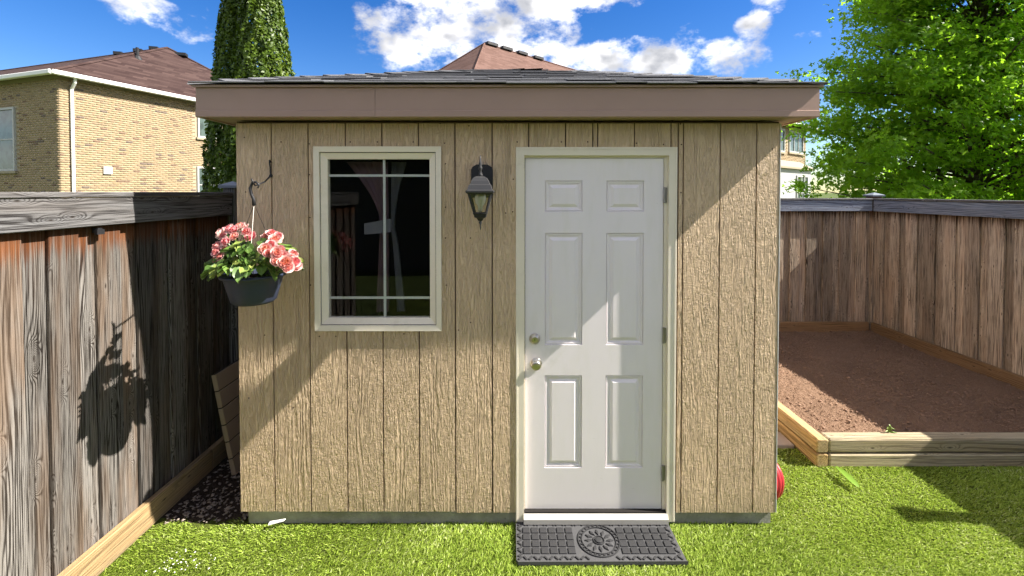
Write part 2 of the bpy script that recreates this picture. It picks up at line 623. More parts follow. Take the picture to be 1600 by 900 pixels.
def glass_mat(name, tint=(1, 1, 1), base=0.05, ior=1.5, rough=0.0):
    m, g = mat(name)
    fr = g.n('ShaderNodeFresnel', 0, IOR=ior)
    gl = g.n('ShaderNodeBsdfGlossy', 0, Color=(1, 1, 1, 1), Roughness=rough)
    tr = g.n('ShaderNodeBsdfTransparent', 0, Color=col(tint))
    mx = g.nt.nodes.new('ShaderNodeMixShader')
    g.put(mx.inputs[0], (fr * base).clamp())
    g.put(mx.inputs[1], tr)
    g.put(mx.inputs[2], gl)
    g.out(S(g, mx.outputs[0]))
    return m


M_glass = glass_mat('window_glass', (0.93, 0.94, 0.94), 0.35)
M_lampglass = glass_mat('lamp_glass', (0.97, 0.96, 0.94), 1.4, rough=0.1)
M_bulb = painted('clear_bulb', (0.78, 0.78, 0.75), 0.15, spec=0.6)


def far_glass():
    m, g = mat('far_window_glass')
    p = g.coord('Object')
    c = g.mix(g.noise(p, 3.0, 2.0, 0.5).step(0.4, 0.6), (0.05, 0.07, 0.065), (0.085, 0.12, 0.11))
    g.pbr(c, 0.08, None, spec=0.5)
    return m


M_farglass = far_glass()


def leaf_mat(name, c1, c2, c3, trans=0.35, rough=0.45, spec=0.35, glow=None):
    m, g = mat(name)
    t = g.attr('tone')
    c = g.mix(t.step(0.0, 0.55), c1, c2)
    c = g.mix(t.step(0.62, 1.0), c, c3)
    nd = g.nt.nodes.new('ShaderNodeBsdfPrincipled')
    g.put(nd.inputs['Base Color'], c)
    nd.inputs['Roughness'].default_value = rough
    nd.inputs['Specular IOR Level'].default_value = spec
    tl = g.n('ShaderNodeBsdfTranslucent', 0, Color=g.mix(0.5, c, glow or c))
    mx = g.nt.nodes.new('ShaderNodeMixShader')
    mx.inputs[0].default_value = trans
    g.put(mx.inputs[1], S(g, nd.outputs[0]))
    g.put(mx.inputs[2], tl)
    g.out(S(g, mx.outputs[0]))
    return m


M_maple = leaf_mat('maple_leaf', (0.07, 0.17, 0.010), (0.15, 0.29, 0.016), (0.25, 0.39, 0.03), 0.62, glow=(0.46, 0.80, 0.03))
M_cedar = leaf_mat('cedar_spray', (0.035, 0.07, 0.006), (0.09, 0.15, 0.010), (0.22, 0.28, 0.022), 0.35)
M_turf = leaf_mat('turf_blade', (0.13, 0.22, 0.012), (0.37, 0.485, 0.075), (0.76, 0.80, 0.42), 0.42, 0.6, 0.2)
M_weed = leaf_mat('weed_leaf', (0.11, 0.22, 0.02), (0.16, 0.28, 0.03), (0.25, 0.33, 0.06), 0.3)


def flower_leaf():
    m, g = mat('begonia_leaf')
    r = g.rand()
    x, y, z = g.sep(g.coord('Object'))
    c = g.mix(r.step(0.1, 0.6), (0.05, 0.10, 0.02), (0.14, 0.24, 0.05))
    c = g.mix(r.step(0.70, 0.95), c, (0.30, 0.36, 0.09))
    vein = (y.abs() * 900.0).step(0.0, 1.6)
    c = g.mix(1.0 - vein, c, (0.22, 0.30, 0.12))
    c = g.scale(c, g.noise(g.coord('Object'), 60.0, 2.0, 0.5) * 0.5 + 0.75)
    nd = g.nt.nodes.new('ShaderNodeBsdfPrincipled')
    g.put(nd.inputs['Base Color'], c)
    nd.inputs['Roughness'].default_value = 0.32
    tl = g.n('ShaderNodeBsdfTranslucent', 0, Color=c)
    mx = g.nt.nodes.new('ShaderNodeMixShader')
    mx.inputs[0].default_value = 0.25
    g.put(mx.inputs[1], S(g, nd.outputs[0]))
    g.put(mx.inputs[2], tl)
    g.out(S(g, mx.outputs[0]))
    return m


def petal_mat():
    m, g = mat('begonia_petal')
    r = g.rand()
    x, y, z = g.sep(g.coord('Object'))
    rad = (x * x + y * y).sqrt() * 33.0
    edge = g.mix(r, (0.80, 0.46, 0.42), (0.74, 0.27, 0.31))
    core = g.mix(r, (0.68, 0.24, 0.14), (0.62, 0.14, 0.15))
    c = g.mix(rad.step(0.15, 0.85), core, edge)
    c = g.mix(rad.step(0.62, 1.0) * 0.75, c, (0.86, 0.70, 0.64))
    nd = g.nt.nodes.new('ShaderNodeBsdfPrincipled')
    g.put(nd.inputs['Base Color'], c)
    nd.inputs['Roughness'].default_value = 0.55
    tl = g.n('ShaderNodeBsdfTranslucent', 0, Color=c)
    mx = g.nt.nodes.new('ShaderNodeMixShader')
    mx.inputs[0].default_value = 0.35
    g.put(mx.inputs[1], S(g, nd.outputs[0]))
    g.put(mx.inputs[2], tl)
    g.out(S(g, mx.outputs[0]))
    return m


M_fleaf = flower_leaf()
M_petal = petal_mat()
M_pot = painted('slate_plastic', (0.024, 0.032, 0.062), 0.42, var=0.15, spec=0.45)
M_rubber = painted('grey_rubber', (0.062, 0.062, 0.065), 0.75, bump=0.001, var=0.3, dirt=(0.09, 0.09, 0.09), scale=200.0)
M_rubber_top = painted('worn_rubber', (0.027, 0.027, 0.029), 0.7, bump=0.001, var=0.25, scale=200.0)


def ground_mat(name, a, b, c3, scale, bumpd):
    m, g = mat(name)
    p = g.coord('Object')
    n1 = g.noise(p, scale, 5.0, 0.65)
    n2 = g.noise(p, scale * 6, 4.0, 0.7)
    n3 = g.noise(p, 1.7, 3.0, 0.6)
    c = g.mix(n2.step(0.3, 0.7), a, b)
    c = g.mix(n1.step(0.55, 0.75) * 0.5, c, c3)
    c = g.scale(c, n3 * 0.4 + 0.8)
    g.pbr(c, 0.95, g.bump(n1 + n2 * 0.6, 0.9, bumpd), spec=0.1)
    return m


M_soil = ground_mat('garden_soil', (0.14, 0.083, 0.055), (0.28, 0.18, 0.12), (0.38, 0.265, 0.185), 40.0, 0.02)
M_clod = painted('soil_clod', (0.24, 0.155, 0.11), 0.95, var=0.35, spec=0.1)
M_mulch = ground_mat('dark_mulch', (0.022, 0.016, 0.012), (0.06, 0.045, 0.035), (0.09, 0.07, 0.055), 18.0, 0.02)
M_chip = painted('pale_chip', (0.24, 0.20, 0.17), 0.9, var=0.4)
M_backing = ground_mat('turf_backing', (0.045, 0.06, 0.012), (0.10, 0.13, 0.02), (0.15, 0.15, 0.05), 60.0, 0.01)
M_lawn = ground_mat('far_lawn', (0.05, 0.075, 0.02), (0.085, 0.11, 0.03), (0.12, 0.12, 0.05), 3.0, 0.02)
M_paver = painted('pink_paver', (0.36, 0.30, 0.26), 0.85, bump=0.002, var=0.15, spec=0.15)
M_bark = ground_mat('bark', (0.05, 0.038, 0.028), (0.11, 0.09, 0.07), (0.14, 0.12, 0.10), 14.0, 0.02)
M_paper = painted('white_scrap', (0.78, 0.78, 0.76), 0.6)

# ------------------------------------------------------------------ the setting: ground sheets
MB().add([(-600, -600, -.03), (600, -600, -.03), (600, 900, -.03), (-600, 900, -.03)], [(0, 1, 2, 3)]).build('ground', M_lawn, kind='structure')

XL, XR, YB = -2.07, 4.64, 5.75             # board faces of the left, right and back fences
SH_X0, SH_X1, SH_Y0, SH_Y1 = -1.533, 1.487, 2.49, 4.99   # the shed
turf = MB()
turf.add([(-2.05, -3, 0), (4.62, -3, 0), (4.62, 3.06, 0), (-2.05, 2.56, 0), (SH_X0 + .03, 2.56, 0), (2.12, 3.06, 0), (2.12, 3.3, 0), (1.46, 3.3, 0), (1.46, 2.53, 0)],
         [(0, 1, 2, 5, 8, 4, 3), (5, 6, 7, 8)])
turf.build('turf', M_backing, kind='structure')


def grid_sheet(name, x0, x1, y0, y1, z, nx, ny, amp, material, fn=None):
    xs, ys = np.linspace(x0, x1, nx), np.linspace(y0, y1, ny)
    X, Y = np.meshgrid(xs, ys)
    Z = np.full_like(X, z) + rng.normal(0, amp, X.shape)
    for k, (s, a) in enumerate(((3.1, 1.6), (7.3, 1.2), (15.0, 0.8))):
        Z += amp * a * np.sin(X * s + 1.3 * k + np.sin(Y * s * .7 + k)) * np.sin(Y * s * 1.1 + .6 * k)
    if fn is not None:
        Z = fn(X, Y, Z)
    v = np.stack([X.ravel(), Y.ravel(), Z.ravel()], 1)
    i = np.arange(nx * ny).reshape(ny, nx)
    q = np.stack([i[:-1, :-1], i[:-1, 1:], i[1:, 1:], i[1:, :-1]], -1).reshape(-1)
    me = np_mesh(name, v, q, np.full((nx - 1) * (ny - 1), 4), material, smooth=True)
    return link(name, me, kind='structure')


grid_sheet('soil', 2.175, 4.63, 3.14, 5.74, 0.10, 180, 190, 0.006, M_soil)
grid_sheet('mulch_ground', -2.06, SH_X0 + .05, 2.44, 5.74, 0.0, 40, 160, 0.006, M_mulch, lambda X, Y, Z: Z - .03 * np.clip((2.56 - Y) / .12, 0, 1) + .004)


def pebbles(name, pts, sizes, material, flat=0.6, **tags):
    """small irregular lumps joined into one object"""
    base = np.array([(1, 0, 0), (-1, 0, 0), (0, 1, 0), (0, -1, 0), (0, 0, 1), (0, 0, -1)], float)
    tri = np.array([(0, 2, 4), (2, 1, 4), (1, 3, 4), (3, 0, 4), (2, 0, 5), (1, 2, 5), (3, 1, 5), (0, 3, 5)])
    n = len(pts)
    V = base[None] * (1 + rng.uniform(-.35, .35, (n, 6, 1)))
    a = rng.uniform(0, 6.28, n)
    ca, sa = np.cos(a)[:, None], np.sin(a)[:, None]
    x = V[..., 0] * ca - V[..., 1] * sa * 0.7
    y = V[..., 0] * sa + V[..., 1] * ca * 0.7
    V = np.stack([x, y, V[..., 2] * flat], -1) * np.asarray(sizes)[:, None, None] + np.asarray(pts)[:, None, :]
    Fc = (tri[None] + 6 * np.arange(n)[:, None, None]).reshape(-1)
    me = np_mesh(name, V.reshape(-1, 3), Fc, np.full(n * 8, 3), material)
    return link(name, me, **tags)


n = 15000
pp = np.stack([rng.uniform(2.2, 4.6, n), rng.uniform(3.16, 5.7, n), rng.uniform(.094, .112, n)], 1)
pebbles('soil_clods', pp, np.where(rng.uniform(size=n) < .03, .009, 0) * rng.uniform(.4, 1, n) + rng.gamma(2.0, .0019, n) + .002, M_clod, kind='stuff',
        label='loose crumbs of brown soil over the raised garden bed', category='soil')
n = 520
pp = np.stack([rng.uniform(-2.0, SH_X0 + .02, n), 2.5 + rng.gamma(1.5, .25, n), rng.uniform(.005, .02, n)], 1)
pp[:, 1] = np.clip(pp[:, 1], 2.5, 4.2)
pebbles('wood_chips', pp, rng.uniform(.006, .017, n), M_chip, 0.3, kind='stuff',
        label='pale chips and dead leaves on dark mulch beside the shed', category='mulch')


def turf_blades():
    def area(x0, x1, y0, y1, dens):
        n = int((x1 - x0) * (y1 - y0) * dens)
        return np.stack([rng.uniform(x0, x1, n), rng.uniform(y0, y1, n)], 1)
    p = np.concatenate([area(-2.03, 4.6, 1.95, 2.56, 30000), area(-1.5, 4.6, 2.56, 3.05, 23000), area(1.49, 2.1, 3.05, 3.27, 10000), area(-2.03, 4.6, -.6, 1.95, 5000)])
    x, y = p[:, 0], p[:, 1]
    shed = (x > SH_X0 + .03) & (x < SH_X1 - .02) & (y > 2.508 + .006 * np.sin(x * 31))
    gap = (x < SH_X0 + .04) & (y > 2.50 + .03 * np.sin(x * 19) + rng.normal(0, .012, len(x)))
    matz = (x > .03) & (x < .885) & (y > 2.225) & (y < 2.50)
    p = p[~(shed | gap | matz)]
    n = len(p)
    h = rng.uniform(.009, .023, n)
    w = rng.uniform(.0016, .0032, n)
    a = rng.uniform(0, 2 * np.pi, n)
    # the pile leans in brushed patches
    la = 2.2 * np.sin(p[:, 0] * 1.7 + 1) * np.cos(p[:, 1] * 2.3) + rng.normal(0, .9, n)
    lean = rng.uniform(.5, 1.5, n)
    dirx, diry = np.cos(la) * lean, np.sin(la) * lean
    wx, wy = np.cos(a) * w, np.sin(a) * w
    z0 = np.zeros(n)
    def pt(sx, t, cw):
        return np.stack([p[:, 0] + sx * wx * cw + dirx * h * t * t, p[:, 1] + sx * wy * cw + diry * h * t * t, z0 + h * t * (1 - .25 * t * lean)], 1)
    V = np.stack([pt(-1, 0, 1), pt(1, 0, 1), pt(1, .55, .9), pt(-1, .55, .9), pt(0, 1, 0)], 1)
    base = 5 * np.arange(n)[:, None]
    quads = base + np.array([[0, 1, 2, 3]])
    tris = base + np.array([[3, 2, 4]])
    flat = np.concatenate([quads, tris], 1).reshape(-1)
    sizes = np.tile([4, 3], n)
    blotch = .5 + .5 * np.sin(p[:, 0] * 5.1 + 2 * np.sin(p[:, 1] * 6.3)) * np.sin(p[:, 1] * 4.7 + p[:, 0])
    tone = np.clip(rng.beta(1.5, 1.7, n) * .8 + blotch * .16, 0, 1)
    me = np_mesh('turf_blades', V.reshape(-1, 3), flat, sizes, M_turf, {'tone': ('POINT', np.repeat(tone, 5))})
    link('turf_blades', me, kind='stuff', label='short bright green artificial turf in front of the shed', category='grass')


turf_blades()

# ------------------------------------------------------------------ fences
_plank = {}


def plank(name, w, t, L, material, parent, mw, key=None, c=0.003, warp=0.0):
    """plank mesh: x width, y thickness (front face at y = 0, facing -y), z length"""
    k = (round(w, 4), round(t, 4), round(L, 4), material.name, key)
    if k not in _plank:
        _plank[k] = MB().cbox(-w / 2, w / 2, 0, t, 0, L, c).mesh(name, material)
    return link(name, _plank[k], parent, mw)


def fence_run(root, origin, ang, length, period, z0, ztop, material, fw=0.14, phase=0.0, seed=1, skip=()):
    """board-on-board run along direction ang from origin; boards face to the left-hand normal"""
    r = random.Random(seed)
    dirv = Vector((math.cos(ang), math.sin(ang), 0))
    n = int(length / period)
    for i in range(n):
        s = phase + i * period
        for back in (0, 1):
            w = fw if not back else period - fw + .07
            sc = s + fw / 2 if not back else s + fw + (period - fw) / 2
            L = ztop - z0 + (r.uniform(-.012, .0))
            v = r.choice((0, 1, 2)) if not back else 3
            w2 = w + (v - 1) * .004 if not back else w
            base = Matrix.Translation(Vector(origin) + dirv * sc + Vector((0, 0, z0)))
            rot = RZ(ang)
            off = T(0, (.0205 if back else 0) + r.uniform(-.002, .001), 0)
            tilt = RY(R(r.uniform(-.18, .18)))
            plank('board', w2, .018, round(ztop - z0, 3), material, root, base @ rot @ off @ tilt)


def rail(name, p0, p1, wide, thick, material, parent, roll=0.0, c=0.004):
    """timber from p0 to p1, local z along it"""
    p0, p1 = Vector(p0), Vector(p1)
    dv = (p1 - p0)
    q = dv.to_track_quat('Z', 'Y').to_matrix().to_4x4()
    return MB().cbox(-wide / 2, wide / 2, -thick / 2, thick / 2, 0, dv.length, c).build(name, material, parent, mw=Matrix.Translation(p0) @ q @ RZ(roll))


def post(parent, x, y, h, material, w=.09, cap=True):
    p = MB().cbox(-w / 2, w / 2, -w / 2, w / 2, 0, h, .004).build('post', material, parent, mw=T(x, y, 0))
    if cap:
        m = MB()
        c = w / 2 + .02
        m.box(-c, c, -c, c, h, h + .018)
        m.add([(-c, -c, h + .018), (c, -c, h + .018), (c, c, h + .018), (-c, c, h + .018), (0, 0, h + .05)], [(0, 1, 4), (1, 2, 4), (2, 3, 4), (3, 0, 4)])
        m.build('post_cap', M_postcap, p)
    return p


# left fence: runs away from the camera, boards face +x
lf = thing('board_fence', 'weathered grey board fence on the left with orange-stained board tops', 'fence', (XL, 0, 0))
lf_in = Matrix.Translation((-XL, 0, 0))
def lfm(o):
    o.matrix_basis = lf_in @ o.matrix_basis
    return o
# front face must look to +x: plank front is -y, so the run heads towards +y (ang 90 deg) -> local -y is +x
n0 = len(lf.children)
fence_run(lf, (XL, -.87, 0), R(90), 6.55, .2385, .02, 1.80, M_fence_left, seed=3)
rail('top_rail', (XL + .022, -.9, 1.793), (XL + .022, 3.25, 1.793), .038, .14, M_rail, lf, R(0))
rail('cap_board', (XL - .026, -.9, 1.877), (XL - .026, 3.25, 1.877), .15, .026, M_rail, lf, R(0))
rail('top_rail', (XL + .022, 3.36, 1.793), (XL + .022, 5.7, 1.793), .038, .14, M_rail, lf)
rail('cap_board', (XL - .026, 3.36, 1.877), (XL - .026, 5.7, 1.877), .15, .026, M_rail, lf)
rail('kick_board', (XL + .022, -.9, .078), (XL + .022, 3.0, .078), .038, .145, M_kick, lf)
rail('kick_board', (XL + .022, 3.005, .078), (XL + .022, 5.7, .078), .038, .145, M_kick, lf)
post(lf, XL + .01, 3.305, 1.92, M_rail)
MB().box(-.0, .03, -.012, .012, -.012, .012).box(.02, .035, -.02, .02, -.02, .005).build('bracket', M_black, lf, mw=T(XL + .0, 2.215, 1.70))
for o in lf.children:
    lfm(o)

# right fence: boards face -x (heading -y)
rf = thing('board_fence', 'brown board fence along the right side of the garden bed', 'fence', (XR, 0, 0))
fence_run(rf, (XR, 5.73, 0), R(-90), 6.6, .229, .06, 1.70, M_fence_right, seed=5)
rail('top_rail', (XR - .022, -.9, 1.7148), (XR - .022, 5.70, 1.7148), .038, .14, M_rail_blue, rf)
rail('cap_board', (XR + .026, -.9, 1.798), (XR + .026, 5.698, 1.798), .15, .026, M_rail, rf)
rail('kick_board', (XR - .022, -.9, .15), (XR - .022, 5.71, .15), .038, .14, M_kick_brown, rf)
post(rf, XR + .035, 5.785, 1.835, M_fence_right, w=.12)
post(rf, XR - .02, 2.34, 2.16, M_fence_right)  # taller post added out of view to cast the pointed shadow on the turf
for o in rf.children:
    o.matrix_basis = T(-XR, 0, 0) @ o.matrix_basis

# back fence: boards face -y (heading +x)
bf = thing('board_fence', 'short far stretch of brown fence between shed and corner post', 'fence', (0, YB, 0))
fence_run(bf, (-1.965, YB, 0), 0.0, 6.68, .213, .06, 1.70, M_fence_right, seed=8, fw=.13)
rail('top_rail', (-2.05, YB - .022, 1.7148), (4.596, YB - .022, 1.7148), .038, .14, M_rail_blue, bf)
rail('cap_board', (-2.05, YB + .026, 1.798), (4.735, YB + .026, 1.798), .15, .026, M_rail, bf)
rail('kick_board', (-2.05, YB - .022, .15), (4.58, YB - .022, .15), .038, .14, M_kick_brown, bf)
for o in bf.children:
    o.matrix_basis = T(0, -YB, 0) @ o.matrix_basis

# ------------------------------------------------------------------ the shed
PX = F / SH_Y0                                # pixels per metre on its front wall
def wx(px): return (px - 800) / PX
def wz(py): return EYE - (py - 300) / PX

shed = thing('garden_shed', 'tan grooved wood siding shed with white door and grey shingle roof', 'shed', (0, SH_Y0, 0))
SI = T(0, -SH_Y0, 0)                          # children are built in yard coordinates


def sp(mb, name, material, parent=None, smooth=False, **k):
    """a part of the shed from yard coordinates"""
    return mb.build(name, material, parent or shed, smooth=smooth, mw=(SI if parent is None else None), **k)


sp(MB().box(SH_X0 + .03, SH_X1 - .012, SH_Y0 + .028, SH_Y1 - .03, -.03, .095), 'foundation', M_concrete)

WIN = (wx(491), wx(690), wz(518), wz(229))     # x0 x1 z0 z1 of the window opening
DOOR = (wx(806), wx(1058), 0.03, wz(230))
ZS0, ZS1 = .082, 2.27                          # siding bottom and top
holes = [WIN, (DOOR[0], DOOR[1], -1, DOOR[3])]
TH = .012


def minus(rect, holes):
    rects = [rect]
    for hx0, hx1, hz0, hz1 in holes:
        nxt = []
        for x0, x1, z0, z1 in rects:
            if hx0 >= x1 or hx1 <= x0 or hz0 >= z1 or hz1 <= z0:
                nxt.append((x0, x1, z0, z1))
                continue
            if hx0 > x0: nxt.append((x0, hx0, z0, z1))
            if hx1 < x1: nxt.append((hx1, x1, z0, z1))
            a, b = max(x0, hx0), min(x1, hx1)
            if hz0 > z0: nxt.append((a, b, z0, hz0))
            if hz1 < z1: nxt.append((a, b, hz1, z1))
        rects = nxt
    return rects


def add_siding(bounds, zb):
    for i in range(len(bounds) - 1):
        a, b = bounds[i] + .0038, bounds[i + 1] - .0038
        z0 = zb + (.006 if i < 6 else 0)
        rects = minus((a, b, z0, ZS1), holes)
        whole = any(zc - za > 2 for _, _, za, zc in rects)       # pieces above and below an opening are boards of their own
        for grp in ([rects] if whole else [[q] for q in rects]):
            m = MB()
            for x0, x1, za, zc in grp:
                if x1 - x0 > .002:
                    m.box(x0, x1, 0, TH, za, zc)
            if m.v:
                m.build('siding_board', M_siding, shed)


gb = [369, 424.5, 482, 540, 597, 654, 711, 769, 826, 883.6, 926, 933.6, 991, 1048, 1059.5, 1067.5, 1125, 1181.6, 1218]
add_siding([wx(p) for p in gb], ZS0)
# wall cores (the front one has the window and door openings), inside dark
core = MB()
for x0, x1, z0, z1 in minus((SH_X0 + .004, SH_X1 - .004, .085, 2.28), holes):
    core.box(x0, x1, SH_Y0 + TH - .004, SH_Y0 + .06, z0, z1)
sp(core, 'front_wall', M_core)
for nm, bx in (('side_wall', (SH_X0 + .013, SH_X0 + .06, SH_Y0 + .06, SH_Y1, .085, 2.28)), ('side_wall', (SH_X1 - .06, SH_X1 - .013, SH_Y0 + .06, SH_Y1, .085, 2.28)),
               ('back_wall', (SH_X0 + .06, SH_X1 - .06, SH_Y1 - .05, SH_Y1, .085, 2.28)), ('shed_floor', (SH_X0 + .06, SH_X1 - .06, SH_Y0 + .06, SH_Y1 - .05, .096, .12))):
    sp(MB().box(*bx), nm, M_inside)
# side walls carry the same siding
for side, X in ((-1, SH_X0), (1, SH_X1)):
    nb = 12
    wd = (SH_Y1 - SH_Y0 - .004) / nb
    for i in range(nb):
        m = MB().box(.0028, wd - .0028, 0, TH, ZS0, ZS1)
        if side < 0:
            mw = T(X, SH_Y1 - SH_Y0 - i * wd, 0) @ RZ(R(-90))
        else:
            mw = T(X, .004 + i * wd, 0) @ RZ(R(90))
        m.build('siding_board', M_siding, shed, mw=mw)
# pale metal corner strip at the right edge
sp(MB().box(SH_X1 + .0005, SH_X1 + .004, SH_Y0 - .0015, SH_Y0 + .02, ZS0, ZS1), 'corner_strip', M_white)

# nail heads in the siding
nail = MB().lathe([(.0042, 0), (.0042, -.0005), (.002, -.0008)], 6, 'y').mesh('nail_head', M_bolt)
for px, py in ((383, 215), (384, 300), (440, 222), (484, 225), (484, 273), (484, 340), (484, 446), (548, 222), (590, 222), (646, 222), (695, 224), (696, 256), (696, 324), (696, 372),
               (697, 446), (733, 197), (688, 193), (808, 222), (877, 222), (918, 222), (928, 188), (937, 193), (994, 224), (1036, 226), (1050, 190), (1062, 194), (1064, 226), (1064, 301),
               (790, 333), (802, 280), (735, 372), (735, 505), (497, 527), (523, 527), (630, 523), (1206, 233), (716, 517), (801, 331), (411, 525), (455, 640), (385, 625)):
    link('nail_head', nail, shed, T(wx(px), -.0002, wz(py)))

# ---- window: flange, sash, glass, muntins, curtains inside
win = MB()
x0, x1, z0, z1 = WIN
def frame(m, x0, x1, z0, z1, w, y0, y1, lip=0.0):
    """mitred frame ring between y0 (front) and y1"""
    o = [(x0, z0), (x1, z0), (x1, z1), (x0, z1)]
    i = [(x0 + w, z0 + w), (x1 - w, z0 + w), (x1 - w, z1 - w), (x0 + w, z1 - w)]
    vs = [(p[0], y0, p[1]) for p in o] + [(p[0], y0 + lip, p[1]) for p in i] + [(p[0], y1, p[1]) for p in o] + [(p[0], y1, p[1]) for p in i]
    fs = []
    for k in range(4):
        j = (k + 1) % 4
        fs += [(k, j, 4 + j, 4 + k), (4 + k, 4 + j, 12 + j, 12 + k), (8 + k, k, 4 + k, 12 + k)[::1] if False else (k, 8 + k, 8 + j, j), (8 + k, 12 + k, 12 + j, 8 + j)]
    m.add(vs, fs)
    return m
wroot = sp(frame(MB(), x0 + .001, x1 - .001, z0 + .001, z1 - .001, .030, SH_Y0 - .012, SH_Y0 + .07, .004), 'window', M_trim)
wi = (x0 + .031, x1 - .031, z0 + .031, z1 - .031)
frame(MB(), wi[0] + .004, wi[1] - .004, wi[2] + .004, wi[3] - .004, .034, SH_Y0 + .002, SH_Y0 + .05, .012).build('sash', M_trim, wroot)
frame(MB(), wi[0] - .001, wi[1] + .001, wi[2] - .001, wi[3] + .001, .006, SH_Y0 + .006, SH_Y0 + .055).build('seal', M_seal, wroot)
gx0, gx1, gz0, gz1 = wi[0] + .037, wi[1] - .037, wi[2] + .037, wi[3] - .037
MB().box(gx0, gx1, SH_Y0 + .022, SH_Y0 + .026, gz0, gz1).build('glass_pane', M_glass, wroot)
ym = SH_Y0 + .030
MB().box(wx(598) - .0065, wx(598) + .0065, ym, ym + .008, gz0, gz1).build('muntin', M_muntin, wroot)
for py in (274, 468):
    MB().box(gx0, wx(598) - .0067, ym + .001, ym + .007, wz(py) - .0065, wz(py) + .0065).build('muntin', M_muntin, wroot)
    MB().box(wx(598) + .0067, gx1, ym + .001, ym + .007, wz(py) - .0065, wz(py) + .0065).build('muntin', M_muntin, wroot)


def drape(name, material, px_top, px_mid, px_bot, w_top, w_mid, w_bot, y, zs=(250, 360, 500)):
    m = MB()
    n, k = 18, 16
    for j in range(n + 1):
        t = j / n
        py = zs[0] + (zs[2] - zs[0]) * t
        tm = (zs[1] - zs[0]) / (zs[2] - zs[0])
        if t < tm:
            e = math.sin(t / tm * math.pi / 2); cx = px_top + (px_mid - px_top) * e; w = w_top + (w_mid - w_top) * e
        else:
            e = ((t - tm) / (1 - tm)) ** .7; cx = px_mid + (px_bot - px_mid) * e; w = w_mid + (w_bot - w_mid) * e
        for i in range(k + 1):
            u = i / k - .5
            m.v.append((wx(cx + u * w), y + .018 * math.sin(i * 2.2), wz(py)))
    for j in range(n):
        for i in range(k):
            a = j * (k + 1) + i
            m.f.append((a, a + 1, a + k + 2, a + k + 1))
    o = m.build(name, material, None, smooth=True)
    return o


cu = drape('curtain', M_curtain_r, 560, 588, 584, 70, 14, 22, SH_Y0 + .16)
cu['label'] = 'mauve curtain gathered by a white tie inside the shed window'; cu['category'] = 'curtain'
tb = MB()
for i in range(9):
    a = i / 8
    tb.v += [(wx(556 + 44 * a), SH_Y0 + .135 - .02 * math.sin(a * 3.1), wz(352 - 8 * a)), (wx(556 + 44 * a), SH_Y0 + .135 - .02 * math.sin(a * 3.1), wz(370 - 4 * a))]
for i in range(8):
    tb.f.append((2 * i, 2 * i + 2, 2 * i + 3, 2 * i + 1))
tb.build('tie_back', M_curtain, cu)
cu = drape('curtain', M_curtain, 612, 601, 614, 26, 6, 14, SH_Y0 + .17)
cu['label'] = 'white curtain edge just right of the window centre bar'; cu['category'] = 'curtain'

# ---- door
x0, x1, z0, z1 = DOOR
CW = .046                                      # casing width
dr = bpy.data.objects.new('door', None)
C.objects.link(dr); dr.parent = shed
dr.matrix_basis = SI
def casing_piece(pts, name='casing'):
    """moulded strip given as front polygon (x,z), stepped profile"""
    m = MB()
    n = len(pts)
    vs = [(p[0], SH_Y0 - .0015, p[1]) for p in pts] + [(p[0], SH_Y0 + .05, p[1]) for p in pts]
    fs = [tuple(range(n))] + [(i, i + n, (i + 1) % n + n, (i + 1) % n) for i in range(n)]
    m.add(vs, fs)
    return m
for nm, pts in (('casing', [(x0, z0), (x0 + CW, z0), (x0 + CW, z1 - CW), (x0, z1)]), ('casing', [(x1 - CW, z0), (x1, z0), (x1, z1), (x1 - CW, z1 - CW)]),
                ('casing', [(x0, z1), (x0 + CW, z1 - CW), (x1 - CW, z1 - CW), (x1, z1)])):
    c = casing_piece([(p[0], p[1]) for p in pts]).build(nm, M_trim, dr)
# bead on the casing, its raised outer lip
for px0, px1, pz0, pz1 in ((x0 + .001, x0 + .012, z0 + .002, z1 - .002), (x1 - .012, x1 - .001, z0 + .002, z1 - .002), (x0 + .014, x1 - .014, z1 - .012, z1 - .001)):
    MB().cbox(px0, px1, SH_Y0 - .0038, SH_Y0 - .0016, pz0, pz1, .001).build('casing_bead', M_trim, dr)
sx0, sx1, sz0, sz1 = wx(821), wx(1039), wz(807), wz(247)
YD = SH_Y0 + .026                              # face of the slab
# stop strips and dark gap round the slab
MB().box(x0 + CW, sx0 - .003, YD - .004, YD + .045, .085, z1 - CW).build('jamb', M_trim, dr)
MB().box(sx1 + .003, x1 - CW, YD - .004, YD + .045, .085, z1 - CW).build('jamb', M_trim, dr)
MB().box(sx0 - .003, sx1 + .003, YD - .004, YD + .045, sz1 + .003, z1 - CW).build('jamb', M_trim, dr)
MB().box(sx0 - .003, sx1 + .003, YD + .03, YD + .05, .085, sz1 + .003).build('seal', M_seal, dr)
panels = []
for pxa, pxb in ((852, 911.5), (949, 1008.5)):
    for pya, pyb in ((282, 331), (365, 543), (592, 741)):
        panels.append((wx(pxa), wx(pxb), wz(pyb), wz(pya)))
slab = MB()
for a, b, c_, e in minus((sx0, sx1, sz0, sz1), panels):
    slab.add([(a, YD, c_), (b, YD, c_), (b, YD, e), (a, YD, e)], [(0, 1, 2, 3)])
slab.add([(sx0, YD, sz0), (sx1, YD, sz0), (sx1, YD, sz1), (sx0, YD, sz1), (sx0, YD + .028, sz0), (sx1, YD + .028, sz0), (sx1, YD + .028, sz1), (sx0, YD + .028, sz1)],
         [(0, 4, 5, 1), (1, 5, 6, 2), (2, 6, 7, 3), (3, 7, 4, 0), (4, 7, 6, 5)])
slab.build('slab', M_door, dr)
